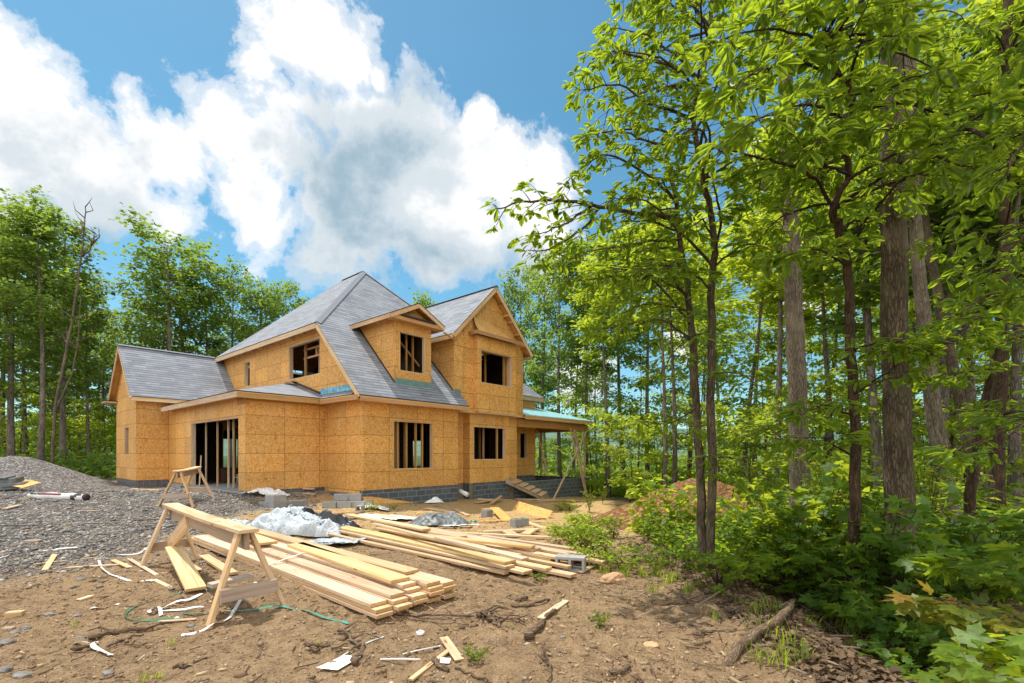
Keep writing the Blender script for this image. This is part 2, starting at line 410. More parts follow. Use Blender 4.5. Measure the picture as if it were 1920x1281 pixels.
def wall_v(name, outer, v, holes=(), t=.14, mat='osb', parent=house, sgn=1):
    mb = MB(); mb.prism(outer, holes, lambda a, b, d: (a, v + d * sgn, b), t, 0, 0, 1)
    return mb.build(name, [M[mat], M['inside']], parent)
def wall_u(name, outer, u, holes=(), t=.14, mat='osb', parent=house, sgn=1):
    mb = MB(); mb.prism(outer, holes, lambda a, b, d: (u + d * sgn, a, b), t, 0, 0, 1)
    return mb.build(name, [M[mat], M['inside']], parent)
def rect(a0, a1, b0, b1): return [(a0, b0), (a1, b0), (a1, b1), (a0, b1)]

def window_frame(axis, const, a0, a1, b0, b1, studs=(), depth=.14, name='window_frame', sill=True, sgn=1, parent=house, thick=.035):
    """lumber lining of a rough opening, studs standing in it as sub-parts"""
    mb = MB(); e = .004; d0 = const + .012 * sgn; d1 = const + (depth + .015) * sgn
    def bx(m, p, q, r, s, x0=d0, x1=d1):
        lo, hi = min(x0, x1), max(x0, x1)
        if axis == 'v': m.box((p, lo, r), (q, hi, s))
        else: m.box((lo, p, r), (hi, q, s))
    bx(mb, a0 + e, a0 + thick, b0 + e, b1 - e); bx(mb, a1 - thick, a1 - e, b0 + e, b1 - e)
    bx(mb, a0 + thick + .001, a1 - thick - .001, b1 - thick, b1 - e)
    if sill: bx(mb, a0 + thick + .001, a1 - thick - .001, b0 + e, b0 + thick)
    fr = mb.build(name, M['lumber'], parent)
    for (a, off) in studs:
        sm = MB(); x0 = const + (depth + .02 + off) * sgn
        bx(sm, a - .02, a + .02, b0 - .5, b1 + .35, x0, x0 + .09 * sgn)
        s = sm.build('stud', M['lumber_warm'], parent); s.parent = fr
    return fr

fz = lambda v: 3.5 + 1.015 * (v + .4)
# ---- outer walls
D_WIN = (1.2, 2.96, 1.07, 2.77)
wall_v('wall', rect(.003, 4.217, .42, 3.45), 0, [rect(*D_WIN)])
window_frame('v', 0, *D_WIN, studs=[(1.5, .0), (1.9, .02), (2.3, 0.0), (2.62, .03), (1.75, .9), (2.1, .95), (2.5, .92), (1.4, 1.6), (2.8, 1.7)])
W2A = (8.95, 9.55, 4.63, 5.77); W2B = (2.76, 5.19, 4.51, 5.85)
wall_u('wall', [(.003, .42), (2.4, .42), (2.4, 3.2), (13.9, 3.2), (13.9, 6.38), (2.55, 6.38), (.003, 3.77)], 0, [rect(*W2A), rect(*W2B)])
window_frame('u', 0, *W2A, studs=[(9.3, .3)])
fr = window_frame('u', 0, *W2B, studs=[(4.72, .25), (3.9, .4), (3.2, .4)])
mb = MB()
mb.box((.5, 2.9, 5.38), (.56, 5.0, 5.45)); mb.box((.5, 2.9, 5.72), (.56, 5.0, 5.78)); mb.box((.5, 3.95, 5.46), (.56, 4.02, 5.71)); mb.box((.5, 3.3, 5.46), (.56, 3.37, 5.71))
o = mb.build('header', M['lumber_warm'], house); o.parent = fr
wall_v('wall', rect(-2.637, -.003, .44, 3.45), 2.4)
GD = (2.97, 7.62, 2.81)
wall_u('wall', [(2.403, .44), (GD[0], .44), (GD[0], GD[2]), (GD[1], GD[2]), (GD[1], .44), (10.457, .44), (10.457, 3.5), (2.403, 3.5)], -2.64)
gf = window_frame('u', -2.64, GD[0], GD[1], .40, GD[2], name='garage_opening', sill=False,
                  studs=[])
for v_ in (8.35, 7.0, 5.8, 4.75, 4.28):
    mb = MB(); mb.box((-2.34, v_ - .018, .42), (-2.29, v_ + .018, 3.04)); s_ = mb.build('stud', M['lumber'], house); s_.parent = gf
wall_v('wall', rect(-3.757, -.003, .54, 4.22), 10.46, [rect(-.55, -.06, .62, 2.7)])
LW = (11.66, 12.36, 1.58, 2.77)
wall_u('wall', [(10.463, .54), (13.9, .54), (13.9, 4.22), (12.18, 6.08), (10.463, 4.22)], -3.76, [rect(*LW)])
window_frame('u', -3.76, *LW)
# ground floor right of the front corner: recess, bay with window, short return
wall_v('wall', rect(4.1, 5.077, .42, 3.45), .6)
wall_u('wall', rect(.223, .6, .42, 3.45), 5.08)
B_WIN = (5.31, 7.32, 1.36, 2.77)
wall_v('wall', rect(5.083, 7.55, .42, 3.3), .22, [rect(*B_WIN)])
window_frame('v', .22, *B_WIN, studs=[(5.5, .05), (6.4, .3), (6.95, .0), (5.9, 1.2), (6.7, 1.25), (7.1, 1.2)])
wall_v('wall', rect(7.553, 8.3, .42, 3.3), .40)
wall_u('wall', rect(.403, 2.0, .42, 3.45), 8.3, sgn=-1)
# upper gable block with its window bay
wall_v('wall', [(4.163, 3.32), (8.45, 3.32), (8.45, 6.38), (6.3, 8.53), (4.163, 6.38)], .15, [rect(5.5, 7.35, 4.4, 6.0)])
wall_u('wall', [(.153, 3.5), (2.5, 5.7), (2.5, 6.45), (.153, 6.45)], 4.16)
wall_u('wall', rect(.153, 4.5, 3.32, 6.45), 8.45, sgn=-1)
G_WIN = (5.41, 7.38, 4.53, 5.91)
bay = MB(); bay.prism(rect(5.203, 7.647, 3.34, 6.46), [rect(*G_WIN)], lambda a, b, d: (a, -.1 + d, b), .12)
bay.build('bay_wall', M['osb'], house)
wall_u('bay_wall', rect(-.097, .147, 3.34, 6.46), 5.2, t=.1); wall_u('bay_wall', rect(-.097, .147, 3.34, 6.46), 7.65, t=.1, sgn=-1)
window_frame('v', -.1, *G_WIN, depth=.24, studs=[(5.9, .4), (6.5, .5), (7.16, .0), (6.2, 1.4), (6.9, 1.5)])
mb = MB(); mb.bar((4.95, -.32, 6.5), (7.95, -.32, 6.5), .04, .15); mb.bar((4.95, -.3, 6.5), (4.95, .14, 6.5), .04, .15)
mb.bar((5.0, -.1, 6.56), (7.9, -.1, 6.56), .4, .025)
mb.build('bay_ledge', M['lumber_warm'], house)
# a bent sheet of board leaning over the bay
mb = MB(); rows = 6; cols = 14
def bent(i, j):
    s = i / cols; k = j / rows
    top = 6.6 + (.72 - .62 * s ** 1.5) * k
    return (5.15 + 2.55 * s, -.26 + .39 * k ** .6, top)
for i in range(cols):
    for j in range(rows):
        P = [bent(i, j), bent(i + 1, j), bent(i + 1, j + 1), bent(i, j + 1)]
        mb.face(P, 0, [(p[0], p[2]) for p in P])
mb.build('apron_board', M['osb_plain'], house, smooth=True)
mb = MB(); mb.box((4.25, -.02, 3.27), (8.4, .6, 3.315)); mb.box((5.25, -.09, 3.29), (7.6, -.03, 3.335)); mb.build('floor_edge', M['lumber'], house)
# porch wall and the far walls
P_WIN = (10.5, 11.07, 1.38, 2.73)
wall_v('wall', rect(8.303, 11.8, .5, 4.6), 2.0, [rect(*P_WIN)])
window_frame('v', 2.0, *P_WIN)
wall_u('wall', rect(2.003, 13.757, .45, 4.6), 11.8, [rect(11.3, 12.9, .8, 2.5)], sgn=-1)
wall_v('wall', rect(-3.6, 11.797, .45, 6.3), 13.9, [rect(.5, 1.8, .9, 2.4)], sgn=-1)
# floors, ceilings
mb = MB(); mb.box((-3.6, 10.6, .3), (-.01, 13.75, .5)); mb.box((.01, .2, .3), (4.2, 13.75, .405)); mb.box((4.2, .8, .3), (8.1, 13.75, .405)); mb.box((8.1, 2.2, .3), (11.6, 13.75, .405))
mb.build('floor_deck', M['osb_plain'], house)
mb = MB(); mb.box((-2.70, 2.55, .1), (-.01, 10.38, .41)); mb.build('garage_slab', M['slab'], house)
mb = MB(); P_ = [(1.42, .34, fz(.34) + .06), (2.98, .34, fz(.34) + .06), (2.98, 2.6, fz(2.6) + .06), (1.42, 2.6, fz(2.6) + .06)]; mb.face(P_); mb.build('shade_panel', M['inside'], house)  # dark sheet added over the slope so the dormer looks unlit inside
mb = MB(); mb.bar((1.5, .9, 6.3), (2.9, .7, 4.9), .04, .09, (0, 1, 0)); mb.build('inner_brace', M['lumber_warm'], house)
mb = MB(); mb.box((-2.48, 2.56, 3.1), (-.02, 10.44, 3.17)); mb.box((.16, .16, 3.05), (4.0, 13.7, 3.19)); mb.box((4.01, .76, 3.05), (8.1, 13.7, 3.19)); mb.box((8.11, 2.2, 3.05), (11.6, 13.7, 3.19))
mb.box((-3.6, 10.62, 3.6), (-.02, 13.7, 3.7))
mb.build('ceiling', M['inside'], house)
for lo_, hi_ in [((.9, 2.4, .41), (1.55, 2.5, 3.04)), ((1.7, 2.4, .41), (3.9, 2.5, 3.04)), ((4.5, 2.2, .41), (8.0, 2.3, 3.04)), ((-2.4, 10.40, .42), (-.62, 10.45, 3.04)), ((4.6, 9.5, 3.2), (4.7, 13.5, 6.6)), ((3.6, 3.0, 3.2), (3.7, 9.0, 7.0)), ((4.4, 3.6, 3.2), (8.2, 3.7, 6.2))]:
    mb = MB(); mb.box(lo_, hi_); mb.build('shade_panel', M['inside'], house)  # dark panels added behind the openings to stand for indoor shade

# ---- roofs
def plane_uv(P):
    P = [Vector(p) for p in P]
    n = Vector((0, 0, 0))
    for i in range(1, len(P) - 1): n += (P[i] - P[0]).cross(P[i + 1] - P[0])
    n.normalize()
    if n.z < 0: n = -n
    e = Vector((0, 0, 1)).cross(n)
    e = e.normalized() if e.length > 1e-5 else Vector((1, 0, 0))
    s = n.cross(e)
    return [(p.dot(e), p.dot(s)) for p in P], n, s
def roof(planes, mats=('shingle', 'osb_plain', 'drip'), parent=house, t=.035, sheath=.03, name='roof'):
    """every plane a slab: shingles on top, dark edge, board underneath"""
    mb = MB()
    for P in planes:
        uv, n, s = plane_uv(P)
        P = [Vector(p) for p in P]
        ar = sum(P[i].x * P[(i + 1) % len(P)].y - P[(i + 1) % len(P)].x * P[i].y for i in range(len(P)))
        if ar < 0: P = P[::-1]; uv = uv[::-1]
        tris = tessellate_polygon([[Vector((p.x, p.y, 0)) for p in P]])
        B = [p - Vector((0, 0, t)) for p in P]; Cc = [p - Vector((0, 0, t + sheath)) for p in P]
        for tr in tris:
            a, b, c = tr
            cr = (P[b].x - P[a].x) * (P[c].y - P[a].y) - (P[b].y - P[a].y) * (P[c].x - P[a].x)
            if abs(cr) < 1e-9: continue
            if cr < 0: b, c = c, b
            mb.face([P[a], P[b], P[c]], 0, [uv[a], uv[b], uv[c]])
            mb.face([Cc[a], Cc[c], Cc[b]], 1, [uv[a], uv[c], uv[b]])
        for i in range(len(P)):
            j = (i + 1) % len(P)
            mb.face([B[i], B[j], P[j], P[i]], 2, [(0, 0)] * 4); mb.face([Cc[i], Cc[j], B[j], B[i]], 1, [(0, 0)] * 4)
    return mb.build(name, [M[k] for k in mats], parent)
def fascia(pts, h=.16, parent=house, name='fascia', drop=.13, mat='lumber', t=.035):
    """boards under the roof edge"""
    mb = MB()
    for a, b in zip(pts[:-1], pts[1:]):
        mb.bar(Vector(a) - Vector((0, 0, drop)), Vector(b) - Vector((0, 0, drop)), t, h)
    return mb.build(name, M[mat], parent)

fz = lambda v: 3.5 + 1.015 * (v + .4)
lz = lambda u: 6.23 + .92 * (u + .35)
APX, RB = (4.0, 6.24, fz(6.24)), (4.0, 8.1, fz(6.24))
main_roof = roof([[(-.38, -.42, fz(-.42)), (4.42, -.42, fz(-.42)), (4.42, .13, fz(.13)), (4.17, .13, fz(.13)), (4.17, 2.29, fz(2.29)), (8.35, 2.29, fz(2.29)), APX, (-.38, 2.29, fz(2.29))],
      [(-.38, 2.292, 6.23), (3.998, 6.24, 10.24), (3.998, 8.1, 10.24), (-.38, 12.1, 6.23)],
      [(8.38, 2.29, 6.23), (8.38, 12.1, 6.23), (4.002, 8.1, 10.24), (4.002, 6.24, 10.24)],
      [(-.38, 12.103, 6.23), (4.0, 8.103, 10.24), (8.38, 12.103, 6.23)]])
# hip and ridge caps
mb = MB()
def cap_line(mb, a, b, w=.15):
    a = Vector(a); b = Vector(b); d = (b - a); n = max(2, int(d.length / .16)); d.normalize()
    sd = d.cross(Vector((0, 0, 1))).normalized(); dn = Vector((0, 0, -.55)) * w
    for i in range(n):
        p = a.lerp(b, i / n) + Vector((0, 0, .028)); q = a.lerp(b, (i + 1.08) / n) + Vector((0, 0, .02 + .004))
        mb.face([p - sd * w + dn, q - sd * w + dn, q, p], 0, [(0, .03), (.16, .03), (.16, .12), (0, .12)])
        mb.face([p, q, q + sd * w + dn, p + sd * w + dn], 0, [(0, .03), (.16, .03), (.16, .12), (0, .12)])
cap_line(mb, (-.36, 2.3, 6.23), APX); cap_line(mb, APX, RB, .13); cap_line(mb, APX, (8.3, 2.33, 6.25))
o = mb.build('ridge_cap', M['shingle'], house); o.parent = main_roof
fascia([(-.365, -.36, fz(-.36)), (-.365, 2.3, 6.23)]); fascia([(-.365, 2.33, 6.23), (-.365, 12.05, 6.23)])
fascia([(-.33, -.40, fz(-.40)), (4.40, -.40, fz(-.40))], mat='lumber_warm')
mb = MB(); mb.box((-.33, -.37, 3.33), (4.4, -.003, 3.35)); mb.box((.0, -.05, 3.351), (4.2, -.004, 3.44)); mb.build('soffit', M['osb_plain'], house)
for k in range(8):
    mb = MB(); mb.box((-.33, 2.9 + k * .95, 6.1), (-.005, 2.94 + k * .95, 6.19)); mb.build('rafter_tail', M['lumber'], house)
# left wing
gz_ = lambda v: 6.27 - 1.09 * abs(v - 12.18)
roof([[(-4.03, 10.03, gz_(10.03)), (.32, 10.03, gz_(10.03)), (.32, 12.18, 6.27), (-4.03, 12.18, 6.27)],
      [(-4.03, 12.182, 6.27), (.32, 12.182, 6.27), (.32, 14.33, gz_(14.33)), (-4.03, 14.33, gz_(14.33))]])
mb = MB(); cap_line(mb, (-4.03, 12.18, 6.27), (-.4, 12.18, 6.27), .13); o = mb.build('ridge_cap', M['shingle'], house)
fascia([(-4.01, 14.3, gz_(14.3)), (-4.01, 12.18, 6.27)]); fascia([(-4.01, 12.17, 6.27), (-4.01, 10.05, gz_(10.05))]); fascia([(-4.0, 10.05, gz_(10.05)), (-.02, 10.05, gz_(10.05))])
mb = MB(); mb.box((-3.99, 10.08, 3.79), (-.02, 10.457, 3.81)); mb.build('soffit', M['osb_plain'], house)
mb = MB(); mb.box((-4.2, 13.7, 3.9), (-3.775, 14.35, 3.96)); mb.build('eave_return', M['lumber'], house)
mb = MB(); mb.box((-4.22, 13.68, 3.962), (-3.77, 14.36, 3.995)); mb.build('eave_cap', M['drip'], house)
for k, v in enumerate((10.9, 11.6, 12.7, 13.3)):
    mb = MB(); mb.box((-3.99, v, gz_(v) - .2), (-3.775, v + .04, gz_(v) - .11)); mb.build('lookout', M['lumber_warm'], house)
# garage low hip roof and the narrow strip over the corner wall
z6 = lambda v: 3.55 + .28 * (v - 2.0)
roof([[(-3.04, 2.0, 3.55), (-.01, 2.0, 3.55), (-.01, 5.03, z6(5.03))], [(-3.042, 2.003, 3.55), (-.012, 5.033, z6(5.033)), (-.012, 10.3, z6(5.03)), (-3.042, 9.95, 3.55)]])
roof([[(-.42, -.02, 3.52), (-.008, -.02, 3.73), (-.008, 2.42, 3.73), (-.42, 1.99, 3.52)]])
fascia([(-3.03, 9.95, 3.55), (-3.03, 2.01, 3.55)]); fascia([(-3.02, 2.03, 3.55), (-.42, 2.03, 3.55)], mat='lumber_warm'); fascia([(-.40, 2.0, 3.53), (-.40, -.33, 3.53)], mat='lumber_warm')
mb = MB(); mb.box((-3.0, 2.05, 3.40), (-.44, 2.397, 3.42)); mb.box((-3.0, 2.42, 3.40), (-2.643, 9.9, 3.42)); mb.box((-.385, .0, 3.40), (-.004, 2.39, 3.42)); mb.build('soffit', M['osb_plain'], house)
mb = MB(); mb.box((-2.67, 2.34, 3.2), (-2.643, 3.0, 3.395)); mb.box((-2.62, 2.36, 3.3), (-.02, 2.397, 3.398)); mb.build('trim_board', M['lumber_warm'], house)
# blue membrane along the foot of the upper wall, crinkled
mb = MB(); n = 26
for i in range(n):
    v0 = .32 + 2.38 * i / n; v1 = .32 + 2.38 * (i + 1) / n
    w0 = -.012 - .02 * (i % 2); w1 = -.012 - .02 * ((i + 1) % 2)
    mb.face([(w0, v0, 3.735), (w0, v0, 3.965 - .02 * (i % 3)), (w1, v1, 3.965 - .02 * ((i + 1) % 3)), (w1, v1, 3.735)][::-1])
mb.build('flashing', M['membrane2'], house)
mb = MB(); mb.bar((-.03, 2.66, 3.80), (-.03, 4.85, 4.44), .05, .06); mb.build('flashing', M['drip'], house)
mb = MB(); mb.bar((-.02, 4.6, 4.40), (-.5, 4.55, 4.32), .3, .012); mb.build('flashing', M['membrane2'], house)
# gable block roof
GU, GZ = 6.3, 8.72
gl = lambda u: GZ - 1.0 * abs(u - GU)
roof([[(3.84, -.16, gl(3.84)), (GU - .001, -.16, GZ), (GU - .001, 4.8, GZ), (3.84, 2.4, gl(3.84))],
      [(GU + .001, -.16, GZ), (8.78, -.16, gl(8.78)), (8.78, 2.4, gl(8.78)), (GU + .001, 4.8, GZ)]])
mb = MB(); cap_line(mb, (GU, -.16, GZ), (GU, 4.7, GZ), .13); mb.build('ridge_cap', M['shingle'], house)
fascia([(3.86, -.14, gl(3.86)), (GU, -.14, GZ)]); fascia([(GU, -.14, GZ), (8.77, -.14, gl(8.77))]); fascia([(3.86, -.1, gl(3.86)), (3.86, 2.3, gl(3.86))])
fascia([(8.77, -.1, gl(8.77)), (8.77, 2.6, gl(8.77))])
mb = MB(); mb.bar((6.75, .03, gl(6.75) - .2), (8.6, .03, gl(8.6) - .2), .22, .05); mb.build('trim_board', M['lumber_warm'], house)
for u in (7.05, 7.3, 7.75, 8.2):
    mb = MB(); mb.box((u, -.12, gl(u + .1) - .26), (u + .09, .14, gl(u + .1) - .17)); mb.build('lookout', M['lumber_warm'], house)
mb = MB(); mb.box((8.46, -.1, 5.98), (8.74, .55, 6.02)); mb.build('eave_return', M['lumber_warm'], house)
mb = MB(); mb.bar((3.3, -.2, 6.16), (4.12, .12, 6.1), .09, .04); mb.build('lookout', M['lumber'], house)
# dormer
dormer = empty('dormer', (0, 0, 0)); dormer.parent = house
DW = (1.57, 2.74, 4.54, 5.95)
wall_v('dormer_wall', [(1.4, 4.0), (3.0, 4.0), (3.0, 6.46), (2.2, 6.86), (1.4, 6.46)], .17, [rect(*DW)], parent=dormer)
wall_u('dormer_wall', [(.315, 4.15), (2.7, 6.5), (2.7, 6.52), (.315, 6.52)], 1.4, parent=dormer); wall_u('dormer_wall', [(.315, 4.15), (2.7, 6.5), (2.7, 6.52), (.315, 6.52)], 3.0, sgn=-1, parent=dormer)
dz = lambda u: 7.02 - .5 * abs(u - 2.2)
dr = roof([[(.98, -.15, dz(.98)), (2.199, -.15, 7.02), (2.199, 3.05, 7.02), (.98, 2.55, dz(.98))], [(2.201, -.15, 7.02), (3.42, -.15, dz(3.42)), (3.42, 2.55, dz(3.42)), (2.201, 3.05, 7.02)]], parent=dormer, name='dormer_roof')
fascia([(1.0, -.13, dz(1.0)), (2.2, -.13, 7.02)], parent=dormer, drop=.11, h=.14); fascia([(2.2, -.13, 7.02), (3.4, -.13, dz(3.4))], parent=dormer, drop=.11, h=.14)
fascia([(1.0, -.1, dz(1.0)), (1.0, 2.5, dz(1.0))], parent=dormer, drop=.11, h=.14); fascia([(3.4, -.1, dz(3.4)), (3.4, 2.5, dz(3.4))], parent=dormer, drop=.11, h=.14)
mb = MB(); mb.bar((1.03, -.1, 6.32), (3.37, -.1, 6.32), .035, .13); mb.box((1.03, -.08, 6.25), (3.37, .165, 6.27)); mb.build('eave_board', M['lumber_warm'], dormer)
mb = MB(); mb.bar((1.5, -.06, 6.42), (2.95, -.06, 6.42), .2, .05); mb.build('eave_cap', M['drip'], dormer)
window_frame('v', .17, *DW, studs=[(1.9, .25), (2.2, .25), (2.5, .25)], parent=dormer)
mb = MB(); mb.box((1.39, .15, 4.0), (3.01, .168, 4.27)); mb.build('flashing', M['flash'], dormer)
mb = MB(); mb.box((4.17, .125, 3.9), (4.48, .148, 4.17)); mb.build('flashing', M['flash'], house)
mb = MB(); mb.bar((1.37, .2, 4.13), (1.37, 2.5, fz(2.5) + .02), .06, .02); mb.bar((4.13, .2, 4.13), (4.13, 2.1, fz(2.1) + .02), .06, .02); mb.build('step_flashing', M['drip'], house)
# back roof over the right end
bz = 4.62
roof([[(8.5, 1.66, bz), (12.15, 1.66, bz), (8.7, 5.11, bz + 3.45), (8.5, 5.11, bz + 3.45)], [(12.152, 1.66, bz), (12.152, 13.9, bz), (8.702, 10.4, bz + 3.45), (8.702, 5.11, bz + 3.45)],
      [(8.38, 5.112, bz + 3.45), (8.70, 5.112, bz + 3.45), (8.70, 10.4, bz + 3.45), (8.38, 10.4, bz + 3.45)]])
fascia([(8.5, 1.69, bz), (12.12, 1.69, bz)], mat='lumber_old')
mb = MB(); mb.box((-3.6, 13.5, 6.2), (8.4, 13.75, 6.3)); mb.build('top_plate', M['lumber'], house)
# porch
porch = empty('porch', (0, 0, 0)); porch.parent = house
pz = lambda v: 3.44 + .3 * v
roof([[(8.46, .0, pz(0)), (14.57, 0, pz(0)), (11.81, 2.76, pz(2.76)), (11.81, 1.99, pz(1.99)), (8.46, 1.99, pz(1.99))],
      [(14.572, .003, pz(0)), (14.572, 13, pz(0)), (11.812, 13, pz(2.76)), (11.812, 2.763, pz(2.76))]], mats=('membrane', 'osb_plain', 'membrane'), parent=porch, name='porch_roof')
fascia([(8.46, .03, pz(0)), (14.54, .03, pz(0))], parent=porch); fascia([(14.54, .05, pz(0)), (14.54, 12.9, pz(0))], parent=porch)
mb = MB(); mb.box((8.32, .33, 2.88), (14.3, .42, 3.24)); mb.box((14.2, .44, 2.88), (14.29, 12.8, 3.24)); mb.box((11.82, 2.02, 2.95), (11.9, 12.8, 3.2)); mb.build('porch_beam', M['lumber_warm'], porch)
mb = MB(); mb.box((8.46, .45, 3.25), (14.18, 1.98, 3.28)); mb.box((11.92, 2.0, 3.25), (14.18, 12.8, 3.28)); mb.build('porch_ceiling', M['osb_plain'], porch)
def post(a, b, w=.09, d=.05, nm='porch_post'):
    mb = MB(); mb.bar(a, b, w, d, (0, 1, 0)); mb.build(nm, M['lumber'], porch)
post((14.15, .37, .33), (14.15, .37, 2.88), .09, .09); post((14.2, 3.4, .33), (14.2, 3.4, 2.88), .09, .09); post((14.2, 8.4, .33), (14.2, 8.4, 2.88), .09, .09)
mb = MB()
mb.box((8.0, .34, -1.6), (14.4, .54, .32)); mb.box((14.2, .56, -2.2), (14.4, 13, .32))
pf = mb.build('porch_foundation', M['cmu_dark'], porch)
mb = MB(); mb.box((8.05, .56, -.25), (14.18, 1.97, -.1)); mb.build('porch_pit_shade', M['black'], porch)  # black slab painted as the darkness down in the hollow porch
def wp(px, py, u=None, v=None):
    """house-local point on a u or v plane seen at a pixel"""
    d = Vector(((px - 960) / FPX, 1, (HORIZ - py) / FPX)); o_ = Vector((0, 0, EYE)) - K0
    ax, val = (UV_, u) if u is not None else (VV_, v)
    s = (val - o_.dot(ax)) / d.dot(ax); P = o_ + d * s
    return Vector((P.dot(UV_), P.dot(VV_), P.z))
for (a, b, va, vb) in [((1069, 803), (1101, 938), .30, -.05), ((1076, 806), (1102, 936), .30, .05), ((1103, 802), (1037, 938), .28, -.35), ((1079, 806), (1089, 860), .31, .31), ((1007, 808), (1028, 893), 1.9, 1.3)]:
    post(wp(*a, v=va), wp(*b, v=vb), .085, .04, 'porch_brace')
# foundations
def fnd(axis, c, a0, a1, z0, z1, t=.2, mat='cmu_dark'):
    mb = MB()
    if axis == 'v': mb.box((a0, c + .012, z0), (a1, c + t, z1))
    else: mb.box((c + .012, a0, z0), (c + t, a1, z1))
    mb.build('foundation', M[mat], house)
fnd('v', 0, .012, 4.2, -1.2, .418); fnd('u', 0, .21, 2.38, -1.0, .418); fnd('v', 2.4, -2.62, -.01, -.8, .438); fnd('u', -2.64, 7.62, 10.45, -.6, .438); fnd('u', -2.64, 2.61, 2.96, -.8, .438)
fnd('v', .6, 4.2, 5.09, -1.4, .418); fnd('u', 5.08, .24, .59, -1.4, .418); fnd('v', .22, 5.30, 7.55, -1.4, .418); fnd('v', .34, 7.56, 8.0, -1.5, .418)
fnd('v', 2.0, 8.2, 11.8, -1.6, .49)
fnd('v', 10.46, -3.74, -2.66, -.6, .538, mat='cmu_grey'); fnd('u', -3.76, 10.68, 13.88, -.6, .538, mat='cmu_grey')
# ================================================================ GROUND
def axis(lo, hi, step, far, grow=1.22):
    a = list(np.arange(lo, hi + 1e-6, step)); s = step; x = a[-1]
    while x < far: s *= grow; x += s; a.append(x)
    s = step; x = a[0]; pre = []
    while x > -far: s *= grow; x -= s; pre.append(x)
    return np.array(pre[::-1] + a)
gx = axis(-12, 7, .055, 2500); gy = axis(2.2, 15, .055, 2500)
X, Y = np.meshgrid(gx, gy)
Zg = gz_arr(X, Y, True)
